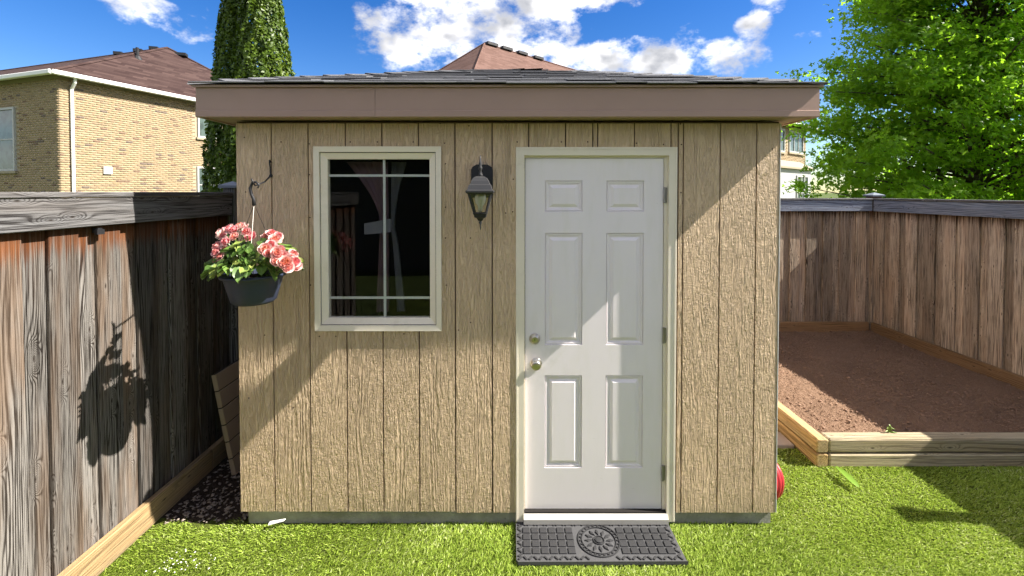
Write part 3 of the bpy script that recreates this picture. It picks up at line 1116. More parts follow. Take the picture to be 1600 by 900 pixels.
for a, b, c_, e in panels:
    m = MB()
    steps = [(0, 0), (.0015, .0050), (.0045, .0052), (.0065, .0022), (.013, .0026), (.0145, .0055), (.0235, .0060), (.0245, .0062), (.041, .0012), (.042, .0008)]
    for i_, y_ in steps:
        y_ *= 1.8
        m.v += [(a + i_, YD + y_, c_ + i_), (b - i_, YD + y_, c_ + i_), (b - i_, YD + y_, e - i_), (a + i_, YD + y_, e - i_)]
    for k in range(len(steps) - 1):
        for i in range(4):
            j = (i + 1) % 4
            m.f.append((4 * k + i, 4 * k + j, 4 * k + 4 + j, 4 * k + 4 + i))
    k = len(steps) - 1
    m.f.append((4 * k, 4 * k + 1, 4 * k + 2, 4 * k + 3))
    m.build('panel', M_door, dr)
kn = MB().lathe([(.033, 0), (.034, -.003), (.030, -.006), (.016, -.008), (.014, -.015), (.019, -.019), (.0265, -.025), (.028, -.032), (.025, -.038), (.014, -.041)], 24, 'y', T(wx(838), YD, wz(573)))
kn.build('door_knob', M_brass, dr, smooth=True)
db = MB().lathe([(.030, 0), (.031, -.004), (.028, -.010), (.021, -.014), (.020, -.018), (.012, -.019)], 24, 'y', T(wx(836), YD, wz(533))).build('deadbolt', M_brass, dr, smooth=True)
MB().box(wx(836) - .0015, wx(836) + .0015, YD - .0198, YD - .0186, wz(533) - .006, wz(533) + .006).build('keyhole', M_black, db)
for py in (305, 527, 748):
    MB().lathe([(.006, -.045), (.0065, -.044), (.0065, .044), (.006, .045)], 10, 'z', T(sx1 + .004, YD - .008, wz(py))).box(sx1 + .004, sx1 + .018, YD - .0075, YD - .0045, wz(py) - .042, wz(py) + .042).build('hinge', M_hinge, dr)
th = MB().prism([(SH_Y0 - .030, .035), (SH_Y0 + .06, .035), (SH_Y0 + .06, .079), (SH_Y0 - .006, .076), (SH_Y0 - .030, .062)][::-1], 'x', x0 + CW - .002, x1 - CW + .002)
th.build('threshold', M_sill, dr)
MB().box(x0 + CW + .002, x1 - CW - .002, SH_Y0 - .0, SH_Y0 + .05, .0795, .0845).build('sill_plate', M_dark, dr)

# ---- roof: fascia, soffit, deck, shingles
OV = .128
fx0, fx1, fy0, fy1 = SH_X0 - .128, SH_X1 + .128, SH_Y0 - OV, SH_Y1 + OV
ZF0, ZF1 = 2.283, 2.438
roof = bpy.data.objects.new('roof', None)
C.objects.link(roof); roof.parent = shed; roof.matrix_basis = SI


def fascia_piece(x0, x1):
    prof = [(fy0, ZF0), (fy0 + .02, ZF0), (fy0 + .02, ZF1), (fy0 + .001, ZF1), (fy0 + .001, ZF0 + .036), (fy0 - .003, ZF0 + .034), (fy0 - .003, ZF0 + .004)]
    return MB().prism(prof, 'x', x0, x1)


fascia_piece(fx0, wx(587) * .95).build('fascia', M_fascia, roof)
fascia_piece(wx(587) * .95 + .0015, fx1).build('fascia', M_fascia, roof)
for xa, xb in ((fx0, fx0 + .02), (fx1 - .02, fx1)):
    MB().box(xa, xb, fy0 + .0205, fy1, ZF0, ZF1).build('fascia', M_fascia, roof)
MB().box(fx0 + .021, fx1 - .021, fy1 - .02, fy1, ZF0, ZF1).build('fascia', M_fascia, roof)
MB().add([(fx0 + .0205, fy0 + .021, ZF0 + .006), (fx1 - .0205, fy0 + .021, ZF0 + .006), (fx1 - .0205, fy1 - .021, ZF0 + .006), (fx0 + .0205, fy1 - .021, ZF0 + .006)], [(3, 2, 1, 0)]).build('soffit', M_soffit, roof)
# thin brown drip edge under the shingles
frame_d = MB()
frame_d.box(fx0 - .012, fx1 + .012, fy0 - .012, fy0 + .0, ZF1 + .0005, ZF1 + .012)
frame_d.build('drip_edge', M_fascia, roof)
ex0, ex1, ey0, ey1 = fx0 - .020, fx1 + .020, fy0 - .018, fy1 + .018
ZE = ZF1 + .013
cxm, cym = (ex0 + ex1) / 2, (ey0 + ey1) / 2
half = (ey1 - ey0) / 2
PITCH_R = 0.318
ZR = ZE + half * PITCH_R
rx0, rx1 = ex0 + half, ex1 - half
MB().add([(ex0, ey0, ZE), (ex1, ey0, ZE), (ex1, ey1, ZE), (ex0, ey1, ZE), (rx0, cym, ZR), (rx1, cym, ZR)],
         [(0, 1, 5, 4), (1, 2, 5), (2, 3, 4, 5), (3, 0, 4), (3, 2, 1, 0)]).build('roof_deck', M_dark, roof)
sl = math.atan(PITCH_R)
EXPO = .140
_sh = {}
def shingle_mesh(w, d, cl=0.0, cr=0.0):
    """wedge with a thick lower edge; cl and cr trim the sides along a hip"""
    k = (round(w, 3), round(d, 3), round(cl, 3), round(cr, 3))
    if k not in _sh:
        t = .0085
        vs = [(0, 0, 0), (w, 0, 0), (w - cr, d, 0), (cl, d, 0), (0, -.001, t), (w, -.001, t), (w - cr, d, t * .35), (cl, d, t * .35), (0, -.003, t * .5), (w, -.003, t * .5)]
        _sh[k] = MB().add(vs, [(3, 2, 1, 0), (4, 5, 6, 7), (0, 1, 9, 8), (8, 9, 5, 4), (2, 3, 7, 6), (0, 8, 4, 7, 3), (1, 2, 6, 5, 9)]).mesh('shingle', M_shingle)
    return _sh[k]


def slope_faces(org, ang, run0, seed):
    """courses up one slope; org left eave corner, ang heading of the eave, run0 eave length"""
    r = random.Random(seed)
    L = half / math.cos(sl)
    nrow = int(L / EXPO)
    base = Matrix.Translation(org) @ RZ(ang) @ RX(sl)
    cs = math.cos(sl)
    for j in range(nrow + 1):
        v = j * EXPO
        a, b = v * cs + .004, run0 - v * cs - .004
        d = min(EXPO + .055, (b - a) / 2 / cs - .004)
        if d < .03: continue
        cut = d * cs
        x = a
        while x < b - .02:
            w = r.choice((.16, .21, .26, .31, .36))
            first = x == a
            if first: w += cut
            if b - x - w < cut + .12: w = b - x
            last = x + w >= b - .001
            lift = .003 + r.choice((0, 0, .003, .006))
            mw = base @ T(x + .001, v - .010 - (0 if first or last else r.uniform(0, .006)), lift + .001) @ RX(R(-1.1 - r.uniform(0, .5)))
            link('shingle', shingle_mesh(w - .002, d, cut if first else 0, cut if last else 0), roof, mw)
            x += w


slope_faces((ex0, ey0, ZE), 0.0, ex1 - ex0, 4)
slope_faces((ex1, ey0, ZE), R(90), ey1 - ey0, 6)
slope_faces((ex0, ey1, ZE), R(-90), ey1 - ey0, 7)
# hip and ridge caps
capm = MB()
capm.add([(-.12, 0, -.028), (0, 0, .004), (.12, 0, -.028), (-.115, .26, -.033), (0, .26, .000), (.115, .26, -.033), (-.12, 0, -.034), (0, 0, -.003), (.12, 0, -.034)],
         [(0, 1, 4, 3), (1, 2, 5, 4), (0, 6, 7, 1), (1, 7, 8, 2)])
capme = capm.mesh('hip_cap', M_shingle)
def caps(p0, p1):
    p0, p1 = Vector(p0), Vector(p1)
    dv = p1 - p0
    n = int(dv.length / .145)
    q = dv.to_track_quat('Y', 'Z').to_matrix().to_4x4()
    for i in range(n - 1):
        link('hip_cap', capme, roof, Matrix.Translation(p0 + dv.normalized() * (i * .145 - .01) + Vector((0, 0, .018))) @ q @ RX(R(-1.6 + rnd.uniform(-.9, .9))) @ RZ(R(rnd.uniform(-2, 2))))
caps((ex0 + .1, ey0 + .1, ZE + .1 * PITCH_R), (rx0, cym, ZR)); caps((ex1 - .1, ey0 + .1, ZE + .1 * PITCH_R), (rx1, cym, ZR)); caps((ex0, ey1, ZE), (rx0, cym, ZR)); caps((ex1, ey1, ZE), (rx1, cym, ZR)); caps((rx1, cym, ZR), (rx0, cym, ZR))

# ------------------------------------------------------------------ wall lamp
LX, LY = -.1655, 2.345
lamp = thing('wall_lamp', 'black carriage lantern with clear glass mounted between window and door', 'wall lamp', (LX, LY, 1.75))
def lz(py): return (EYE - (py - 300) / F * LY) - 1.75
dyw = SH_Y0 - LY
bp = [(-.052, -.085), (.052, -.085), (.060, -.07), (.060, .07), (.052, .085), (.03, .098), (-.03, .098), (-.052, .085), (-.060, .07), (-.060, -.07)]
zc = wz(285) - 1.75
MB().prism([(a, b + zc) for a, b in bp], 'y', dyw - .022, dyw - .0005).build('back_plate', M_black, lamp)
MB().tube([(0, dyw - .02, zc - .02), (0, dyw - .05, zc + .03), (0, .05, zc + .045), (0, .012, lz(278))], .011, 10).build('arm', M_black, lamp, smooth=True)
def sq(w, z): return [(-w, -w, z), (w, -w, z), (w, w, z), (-w, w, z)]
def square_stack(levels):
    m = MB()
    for w, z in levels: m.v += sq(w, z)
    for k in range(len(levels) - 1):
        for i in range(4):
            j = (i + 1) % 4
            m.f.append((4 * k + i, 4 * k + j, 4 * k + 4 + j, 4 * k + 4 + i))
    m.f.append((3, 2, 1, 0)); k = 4 * (len(levels) - 1)
    m.f.append((k, k + 1, k + 2, k + 3))
    return m
square_stack([(.066, lz(302)), (.071, lz(300.5)), (.071, lz(298)), (.063, lz(296.5)), (.056, lz(289.5)), (.050, lz(288)), (.044, lz(283)), (.034, lz(278)), (.020, lz(275.5))]).build('lantern_roof', M_pewter, lamp)
MB().lathe([(.012, lz(276)), (.008, lz(272)), (.006, lz(267)), (.010, lz(264)), (.011, lz(262)), (.006, lz(259)), (.0085, lz(256)), (.006, lz(253)), (.004, lz(248)), (.002, lz(243))], 10).build('finial', M_pewter, lamp, smooth=True)
wt, wb, zt, zb = .057, .029, lz(302), lz(334)
for sx, sy in ((1, 1), (1, -1), (-1, 1), (-1, -1)):
    MB().tube([(sx * wt, sy * wt, zt), (sx * wb, sy * wb, zb)], .0055, 4).build('corner_bar', M_black, lamp)
frame_t = MB()
for w, z in ((wt + .003, zt), (wb + .004, zb + .002)):
    for a, b in (((-w, -w, z), (w, -w, z)), ((w, -w, z), (w, w, z)), ((w, w, z), (-w, w, z)), ((-w, w, z), (-w, -w, z))):
        frame_t.tube([a, b], .005, 4)
frame_t.build('cage_ring', M_black, lamp)
for k in range(4):
    m = MB().add([(-wt, -wt, zt), (wt, -wt, zt), (wb, -wb, zb), (-wb, -wb, zb)], [(0, 3, 2, 1)])
    m.build('glass_pane', M_lampglass, lamp, mw=RZ(k * math.pi / 2))
square_stack([(.010, lz(345)), (.018, lz(341)), (.030, lz(339)), (.033, lz(334.5)), (.033, lz(333.5))]).build('lantern_base', M_black, lamp)
MB().lathe([(.002, lz(359)), (.004, lz(354)), (.005, lz(350)), (.009, lz(348)), (.006, lz(346)), (.010, lz(344))], 10).build('drop_finial', M_pewter, lamp, smooth=True)
MB().lathe([(.004, lz(332)), (.012, lz(329)), (.014, lz(322)), (.026, lz(317)), (.031, lz(310)), (.026, lz(304)), (.012, lz(301))], 14).build('bulb', M_bulb, lamp, smooth=True)

# ------------------------------------------------------------------ hanging basket with begonias
BX, BY = -1.293, 2.235
RIMZ, BOTZ = 1.485, 1.338
hook = thing('plant_bracket', 'thin dark wire bracket on siding left of the window', 'bracket', (wx(424), SH_Y0, 1.98))
hk = MB().tube([(0, -.002, .075), (0, -.014, .085), (.004, -.022, .07), (0, -.008, .045), (0, -.006, -.0), (.02, -.10, -.035), (.042, -.20, -.052), (.052, -.245, -.058), (.05, -.262, -.045), (.047, -.268, -.025)], .0042, 6)
hk.build('wire_arm', M_black, hook, smooth=True)
MB().lathe([(.010, 0), (.010, -.004), (.004, -.006)], 10, 'y', T(0, -.0005, .0)).build('screw_plate', M_black, hook)
hb = thing('hanging_basket', 'slate plastic hanging basket of coral pink begonias left of window', 'hanging basket', (BX, BY, RIMZ))
tip = Vector((wx(424) + .05 - BX, SH_Y0 - .255 - BY, 1.98 - .052 - RIMZ))
hz = tip.z
MB().tube([(tip.x + .022, tip.y - .004, hz - .02), (tip.x + .026, tip.y, hz - .002), (tip.x + .012, tip.y, hz + .012), (tip.x - .006, tip.y, hz + .008), (tip.x - .018, tip.y, hz - .018), (tip.x - .012, tip.y, hz - .05), (tip.x - .001, tip.y, hz - .075), (tip.x, tip.y, hz - .105)],
          [.003, .005, .006, .0065, .0075, .0075, .008, .0095], 8).build('hook', M_black, hb, smooth=True)
for k, a in enumerate((292, 50, 170)):
    e = Vector((math.cos(R(a)) * .143, math.sin(R(a)) * .143, -.005))
    MB().tube([(tip.x, tip.y, hz - .098), tuple(e)], .0012, 5).build('hanger_wire', M_hinge if k == 0 else M_black, hb)
pot = MB().lathe([(.088, BOTZ - RIMZ), (.102, BOTZ - RIMZ + .012), (.120, -.07), (.134, -.020), (.136, -.018), (.147, -.016), (.150, -.010), (.148, -.001), (.139, 0), (.134, -.012), (.125, -.03)], 40, caps=False)
pot.f.append(tuple(range(39, -1, -1)))
pot.build('pot', M_pot, hb, smooth=True)
MB().lathe([(.126, -.03), (.07, -.015), (.01, -.01)], 24).build('potting_soil', M_mulch, hb, smooth=True)
fr = random.Random(21)


def bloom_mesh(seed, rad):
    r = random.Random(seed)
    m = MB()
    for ring, (cnt, r0, r1, tilt, zz) in enumerate(((6, .10, 1.0, 12, 0), (6, .08, .84, 34, .08), (5, .05, .64, 55, .14), (4, .02, .40, 74, .18))):
        for k in range(cnt):
            a = 2 * math.pi * (k + .5 * (ring % 2)) / cnt + r.uniform(-.2, .2)
            ln = rad * r1 * r.uniform(.88, 1.1)
            wd = rad * r1 * 1.05 * r.uniform(.85, 1.1)
            tl = R(tilt + r.uniform(-9, 9))
            mw = T(0, 0, rad * zz) @ RZ(a) @ RY(-tl)
            vs = []
            for i, (u, wv, cz) in enumerate(((0.06, .22, 0), (.45, .85, -.05), (.8, 1.0, .03), (1.0, .62, .16))):
                for sgn in (-1, -.5, 0, .5, 1):
                    vs.append((u * ln, sgn * wv * wd * .55, rad * (cz + .16 * abs(sgn) ** 1.6 * u + .05 * r.uniform(-1, 1) * u)))
            fs = [(5 * i + j, 5 * i + 5 + j, 5 * i + 6 + j, 5 * i + 1 + j) for i in range(3) for j in range(4)]
            m.add(vs, fs, mw)
    return m.mesh('bloom', M_petal, True)


blooms = [bloom_mesh(s, .033) for s in range(5)]


def leaf_mesh(seed):
    r = random.Random(seed)
    m = MB()
    L, W = .075, .05
    prof = [(0, .25), (.12, .75), (.35, 1.0), (.6, .85), (.82, .48), (1.0, .03)]
    for u, w in prof:
        for s in (-1, -.5, 0, .5, 1):
            jag = 1 + r.uniform(-.08, .08)
            m.v.append((u * L, s * w * W * .55 * jag, .012 * abs(s) - .018 * u * u + .004 * math.sin(7 * u + s)))
    for i in range(len(prof) - 1):
        for j in range(4):
            m.f.append((5 * i + j, 5 * i + 5 + j, 5 * i + 6 + j, 5 * i + 1 + j))
    return m.mesh('leaf', M_fleaf, True)


leaves = [leaf_mesh(s) for s in range(4)]


def bz(px, py, dep):
    """offset from the basket origin"""
    v = at(px, py, BY + dep)
    return v - Vector((BX, BY, RIMZ))


spots = [(346, 366, .03), (360, 359, -.02), (376, 356, .0), (385, 363, -.05), (367, 371, -.07), (354, 379, -.09), (342, 387, -.05), (345, 402, -.11), (337, 408, -.05), (352, 392, -.06),
         (392, 372, .02), (423, 367, .04), (433, 370, .02), (416, 373, .05), (413, 391, -.11), (421, 385, -.06), (431, 395, -.13), (438, 402, -.11), (430, 409, -.14), (445, 410, -.13),
         (452, 404, -.07), (458, 411, -.08), (447, 418, -.13), (460, 417, -.04), (436, 391, -.09), (352, 362, .06), (426, 400, -.12), (341, 395, -.09), (340, 412, -.08), (366, 361, -.05), (441, 413, -.14), (455, 399, -.02), (350, 371, .0), (428, 376, -.01), (418, 397, -.13), (382, 358, .03)]
for i, (px, py, dp) in enumerate(spots):
    p = bz(px, py, dp)
    out = Vector((p.x * 1.3, p.y * 1.4 - .12, .16 + fr.uniform(-.06, .06))).normalized()
    q = out.to_track_quat('Z', 'Y').to_matrix().to_4x4()
    sc = fr.uniform(.75, 1.08)
    link('bloom', blooms[i % 5], hb, Matrix.Translation(p) @ q @ RZ(fr.uniform(0, 6.28)) @ Matrix.Scale(sc, 4))
    m = MB().tube([tuple(p), tuple(p * .55 + Vector((0, 0, -.02))), (p.x * .3, p.y * .3, -.015)], .0022, 5)
    m.build('stem', M_fleaf, hb)
for i in range(165):
    a = fr.uniform(0, 6.283)
    ph = fr.uniform(.05, 1.0)
    rr = .172 * math.sqrt(fr.uniform(.02, 1))
    p = Vector((math.cos(a) * rr, math.sin(a) * rr, .155 * (1 - (rr / .19) ** 2) * fr.uniform(.45, 1.1) + .012))
    out = Vector((p.x * 2.5, p.y * 2.5 - .06, fr.uniform(.05, .30))).normalized()
    yaw = math.atan2(out.y, out.x) + fr.uniform(-.8, .8)
    tilt = fr.uniform(-.2, 1.0) * (0.4 + rr / .165 * .6)
    mw = Matrix.Translation(p) @ RZ(yaw) @ RY(tilt) @ RX(fr.uniform(-.5, .5)) @ Matrix.Scale(fr.uniform(.65, 1.15), 4)
    link('leaf', leaves[i % 4], hb, mw)

# ------------------------------------------------------------------ door mat
mx0, mx1, my0, my1 = .022, .878, 2.215, 2.487
dm = thing('door_mat', 'dark grey moulded rubber mat with round medallion before the door', 'door mat', (mx0, my0, 0))
mw_, md_ = mx1 - mx0, my1 - my0
MB().prism([(0, .012), (.01, 0), (mw_ + .01, .004), (mw_ + .004, .01), (mw_ - .002, md_ - .004), (mw_ - .01, md_), (.01, md_), (0, md_ - .01)], 'z', .012, .030).build('mat_base', M_rubber, dm)
ZT = .0302
tile = square_stack([(.0195, 0), (.0185, .0055), (.0172, .0062)]).mesh('square_stud', M_rubber_top)
mc = (mw_ * .515, md_ / 2)
RM = .116
pitch = .0465
nxs, nys = int((mw_ - .05) / pitch), 4
oy = (md_ - (nys - 1) * pitch) / 2
oxx = (mw_ - (nxs - 1) * pitch) / 2
for i in range(nxs):
    for j in range(nys):
        x, y = oxx + i * pitch, oy + j * pitch
        if math.hypot(x - mc[0], y - mc[1]) < RM + .011:
            continue
        link('square_stud', tile, dm, T(x, y, ZT))
bar = MB().cbox(-.0045, .0045, -.013, .013, 0, .0055, .001).mesh('border_rib', M_rubber_top)
nb = int(mw_ / .026)
for i in range(nb):
    x = .02 + i * (mw_ - .04) / (nb - 1)
    for y, s in ((.021, 1), (md_ - .021, -1)):
        if abs(x - mc[0]) < .06:
            continue
        link('border_rib', bar, dm, T(x, y, ZT) @ RZ(R(40 * (1 if (i % 2) else -1))))
for j in range(9):
    y = .04 + j * (md_ - .08) / 8
    for x in (.02, mw_ - .022):
        link('border_rib', bar, dm, T(x, y, ZT) @ RZ(R(50 * (1 if (j % 2) else -1))))
def ring_mesh(name, r0, r1, h=.006):
    return MB().lathe([(r0, 0), (r0 + .001, h), (r1 - .001, h), (r1, 0)], 48, caps=False).build(name, M_rubber_top, dm, mw=T(mc[0], mc[1], ZT))
ring_mesh('medallion_ring', .106, .113); ring_mesh('medallion_ring', .088, .093); ring_mesh('medallion_ring', .026, .031)
MB().lathe([(.020, 0), (.019, .007), (.012, .009)], 24).build('medallion_boss', M_rubber_top, dm, mw=T(mc[0], mc[1], ZT))
pet = MB().add([(.036, -.005, 0), (.058, -.011, 0), (.080, 0, 0), (.058, .011, 0), (.040, -.003, .006), (.058, -.007, .006), (.075, 0, .006), (.058, .007, .006)],
               [(4, 5, 6, 7), (0, 1, 5, 4), (1, 2, 6, 5), (2, 3, 7, 6), (3, 0, 4, 7)]).mesh('medallion_petal', M_rubber_top)
for k in range(12):
    link('medallion_petal', pet, dm, T(mc[0], mc[1], ZT) @ RZ(k * math.pi / 6))
vv = MB().box(.0945, .1045, -.0035, .0035, 0, .0055).mesh('medallion_tooth', M_rubber_top)
for k in range(26):
    link('medallion_tooth', vv, dm, T(mc[0], mc[1], ZT) @ RZ(k * 2 * math.pi / 26) @ T(.0995, 0, 0) @ RZ(.7 * (1 if k % 2 else -1)) @ T(-.0995, 0, 0))

# ------------------------------------------------------------------ raised bed, pavers
bed = thing('raised_bed', 'two-tier landscape timber edging of raised soil bed by the fence', 'garden bed', (2.09, 3.03, 0))
def bedpart(o):
    o.matrix_basis = T(-2.09, -3.03, 0) @ o.matrix_basis
for k, (z, mt) in enumerate(((.045, M_timber), (.147, M_timber))):
    o = rail('front_timber', (2.178, 3.085 + (.004 if k else 0), z), (4.61, 3.085 + (.004 if k else 0), z), .100, .094, mt, bed, 0, .010); bedpart(o)
    o = rail('side_timber', (2.132, 3.035, z), (2.132, 5.70, z), .084, .094, M_timber_orange, bed, 0, .010); bedpart(o)
pav = MB().cbox(-.142, .142, -.092, .092, -.02, .026, .006).mesh('paver', M_paver)
pstrip = thing('paving', 'pinkish concrete pavers between shed and raised bed', 'paving', (1.5, 3.25, 0))
for i in range(2):
    for j in range(10):
        link('paver', pav, pstrip, T(.15 + i * .288, .10 + j * .19, rnd.uniform(-.003, .003)) @ RZ(R(rnd.uniform(-.8, .8))))

# leaning panel of grooved siding in the gap
lp = thing('leaning_panel', 'tan grooved board leaning in the dark gap beside shed', 'panel', (-1.865, 2.94, 0))
tilt = math.atan2(.125, .665)
for k in range(6):
    a, b = k * .115 + .004, (k + 1) * .115 - .004
    MB().cbox(-.0, .032, 0, 1.3, a, b, .0025).build('slat', M_panel, lp, mw=RY(-tilt))
MB().box(.004, .024, .004, 1.296, .002, .688).build('backing_sheet', M_dark, lp, mw=RY(-tilt))

# red hose beside the shed
hs = thing('garden_hose', 'red coiled hose peeking out behind the right shed corner', 'hose', (1.5, 2.74, 0))
for k, (dx_, rr) in enumerate(((.006, .112), (.032, .118), (.058, .120), (.082, .117), (.104, .106))):
    pts = [(dx_ + .006 * math.sin(3 * a), rr * math.cos(a), .135 + rr * math.sin(a)) for a in [2 * math.pi * i / 36 for i in range(36)]]
    MB().tube(pts, .0155, 8, True).build('hose_loop', M_red, hs, smooth=True)

# small litter and weeds
sc1 = MB().add([(0, 0, 0), (.075, .018, .006), (.082, .034, .006), (.0, .022, .004), (0, 0, .004), (.075, .018, .010), (.082, .034, .010), (.0, .022, .008)],
               [(3, 2, 1, 0), (4, 5, 6, 7), (0, 1, 5, 4), (1, 2, 6, 5), (2, 3, 7, 6), (3, 0, 4, 7)])
p = at(416, 832, 2.475)
sc1.build('plastic_scrap', M_paper, mw=T(p.x, 2.455, .034) @ RY(R(-3)), label='small white plastic scrap lying on turf at the shed foot', category='scrap')
n = 46
pp = np.stack([rng.normal(-1.66, .07, n), rng.normal(2.215, .045, n), rng.uniform(.022, .036, n)], 1)
pebbles('fallen_petals', pp, rng.uniform(.003, .007, n), M_paper, .25, kind='stuff', label='scatter of tiny pale petals on turf near the left fence', category='petals')


def blade_leaf(name, pts, w, label, cat):
    m = MB()
    P = [Vector(p) for p in pts]
    n = len(P)
    tones = []
    for i, p in enumerate(P):
        t = (P[min(i + 1, n - 1)] - P[max(i - 1, 0)]).normalized()
        s = t.cross(Vector((0, 0, 1))).normalized() * w * math.sin(math.pi * (i + .6) / (n + .2))
        m.v += [tuple(p - s + Vector((0, 0, .006))), tuple(p), tuple(p + s + Vector((0, 0, .006)))]
    for i in range(n - 1):
        m.f += [(3 * i, 3 * i + 3, 3 * i + 4, 3 * i + 1), (3 * i + 1, 3 * i + 4, 3 * i + 5, 3 * i + 2)]
    o = m.build(name, M_weed, smooth=True, label=label, category=cat)
    a = o.data.attributes.new('tone', 'FLOAT', 'POINT')
    a.data.foreach_set('value', [.55] * len(o.data.vertices))
    return o


def gp(px, py, z): 
    Y = F * (EYE - z) / (py - 300)
    return Vector(((px - 800) / F * Y, Y, z))
blade_leaf('fallen_leaf', [gp(1312, 735, .05), gp(1322, 742, .055), gp(1333, 752, .05), gp(1343, 762, .045), gp(1349, 768, .035)], .024, 'long bright green leaf lying on turf before bed corner', 'leaf')
wd = thing('weed_sprig', 'thin weed sprig drooping over the front timber of the bed', 'weed', gp(1395, 678, .2))
for k, (ex, ez) in enumerate(((-.03, .035), (.03, .03), (.0, .05), (.045, .0), (-.04, .01))):
    m = MB().tube([(0, 0, -.01), (ex * .5, -.01, ez), (ex, -.02, ez * .8)], [.003, .006, .001], 5)
    o = m.build('sprig', M_weed, wd)
    a = o.data.attributes.new('tone', 'FLOAT', 'POINT')
    a.data.foreach_set('value', [.8] * len(o.data.vertices))


# ------------------------------------------------------------------ houses
def brick_face(o3, du, length, z0, z1, holes, nrm, seed):
    """bricks on a wall face as boxes: returns verts, faces, tone per vertex"""
    r = np.random.default_rng(seed)
    bl, bh, j = .205, .062, .011
    rows = int((z1 - z0) / (bh + j))
    V, Fq, Tn = [], [], []
    for k in range(rows):
        za = z0 + k * (bh + j)
        zb = za + bh
        u = -(.108 if k % 2 else 0)
        while u < length - .02:
            a, b = max(u, 0), min(u + bl, length)
            u += bl + j
            if b - a < .03: continue
            if any(b > h[0] - .005 and a < h[1] + .005 and zb > h[2] and za < h[3] for h in holes): continue
            dp = .0015 + r.uniform(0, .002)
            base = len(V)
            t = r.uniform()
            for (uu, zz) in ((a, za), (b, za), (b, zb), (a, zb)):
                q = o3 + du * uu
                V.append((q.x, q.y, zz))
            for (uu, zz) in ((a, za), (b, za), (b, zb), (a, zb)):
                q = o3 + du * uu + nrm * dp
                V.append((q.x, q.y, zz))
            Tn += [t] * 8
            Fq += [(base + 4, base + 5, base + 6, base + 7), (base, base + 1, base + 5, base + 4), (base + 1, base + 2, base + 6, base + 5), (base + 2, base + 3, base + 7, base + 6), (base + 3, base, base + 4, base + 7)]
    return V, Fq, Tn


def wall_window(parent, o3, du, nrm, u0, u1, z0, z1, bars=1, rows=0, sill=True):
    """window set on a wall face: frame ring, panes, mullions, sill, in house coordinates"""
    def P(u, z, d):
        q = o3 + du * u + nrm * d
        return (q.x, q.y, z)
    def bx(m, a, b, c_, e, d0, d1):
        vs = [P(a, c_, d1), P(b, c_, d1), P(b, e, d1), P(a, e, d1), P(a, c_, d0), P(b, c_, d0), P(b, e, d0), P(a, e, d0)]
        return m.add(vs, [(0, 1, 2, 3), (1, 0, 4, 5), (2, 1, 5, 6), (3, 2, 6, 7), (0, 3, 7, 4)])
    w = .07
    f = MB()
    bx(f, u0, u1, z0, z0 + w, 0, .055); bx(f, u0, u1, z1 - w, z1, 0, .055)
    bx(f, u0, u0 + w, z0 + w, z1 - w, 0, .055); bx(f, u1 - w, u1, z0 + w, z1 - w, 0, .055)
    fo = f.build('window', M_farwhite, parent)
    n = bars + 1
    wd = (u1 - u0 - 2 * w) / n
    for k in range(n):
        a = u0 + w + k * wd
        bx(MB(), a + (.02 if k else 0), a + wd - (.02 if k < n - 1 else 0), z0 + w, z1 - w, .002, .012).build('pane', M_farglass, fo)
        if k:
            bx(MB(), a - .02, a + .02, z0 + w, z1 - w, .002, .040).build('mullion', M_farwhite, fo)
    for k in range(rows):
        zz = z0 + w + (z1 - z0 - 2 * w) * (k + 1) / (rows + 1)
        bx(MB(), u0 + w, u1 - w, zz - .02, zz + .02, .0125, .034).build('mullion', M_farwhite, fo)
    if sill:
        bx(MB(), u0 - .06, u1 + .06, z0 - .08, z0, .002, .075).build('sill', M_mortar, fo)
    return fo


def box_wall(m, o3, du, nrm, u0, u1, z0, z1, t):
    def P(u, z, d):
        q = o3 + du * u + nrm * d
        return (q.x, q.y, z)
    vs = [P(u0, z0, 0), P(u1, z0, 0), P(u1, z1, 0), P(u0, z1, 0), P(u0, z0, -t), P(u1, z0, -t), P(u1, z1, -t), P(u0, z1, -t)]
    return m.add(vs, [(0, 1, 2, 3), (1, 0, 4, 5), (2, 1, 5, 6), (3, 2, 6, 7), (0, 3, 7, 4), (7, 6, 5, 4)])


# left house: corner towards us; lit face runs back to the right, shaded face to the left
HC = Vector((-14.1, 14.0, 0))
ra = R(18)
hr = Vector((math.sin(ra), math.cos(ra), 0)); hl = Vector((-math.cos(ra), math.sin(ra), 0))
EZ = 5.56
A_, B_ = 5.0, 2.49
ho = thing('brick_house', 'buff brick house with brown-red hip roof behind the left fence', 'house', HC)
O = Vector((0, 0, 0))
wallm = MB()
box_wall(wallm, O, hr, -hl, 0, 2 * A_, -.03, EZ, .2)
wallm.build('side_wall', M_mortar, ho)
box_wall(MB(), O + hl * .0, hl, -hr, .21, 22.0, -.03, EZ, .2).build('front_wall', M_mortar, ho)
box_wall(MB(), hr * (2 * A_), hl, hr, 0, 21.8, -.03, EZ, .2).build('back_wall', M_mortar, ho)
wr = [(4.4, 5.4, 4.10, 5.0), (4.35, 5.6, 1.45, 2.92)]
wl = [(2.22, 3.4, 2.58, 4.66)]
box_wall(MB(), hl * 22.0, hr, hl, .0, 2 * A_, -.03, EZ, .2).build('side_wall', M_mortar, ho)
V1, F1, T1 = brick_face(O, hr, 2 * A_, 1.35, EZ - .06, wr, -hl, 1)
V2, F2, T2 = brick_face(O + hl * .012, hl, 5.6, 1.35, EZ - .06, wl, -hr, 2)
for nm, V, Fq, Tn in (('brickwork', V1, F1, T1), ('brickwork', V2, F2, T2)):
    fl = np.array(Fq, int).reshape(-1)
    link(nm, np_mesh(nm, np.array(V), fl, np.full(len(Fq), 4), M_brick, {'tone': ('POINT', np.array(Tn))}), ho, kind='stuff')
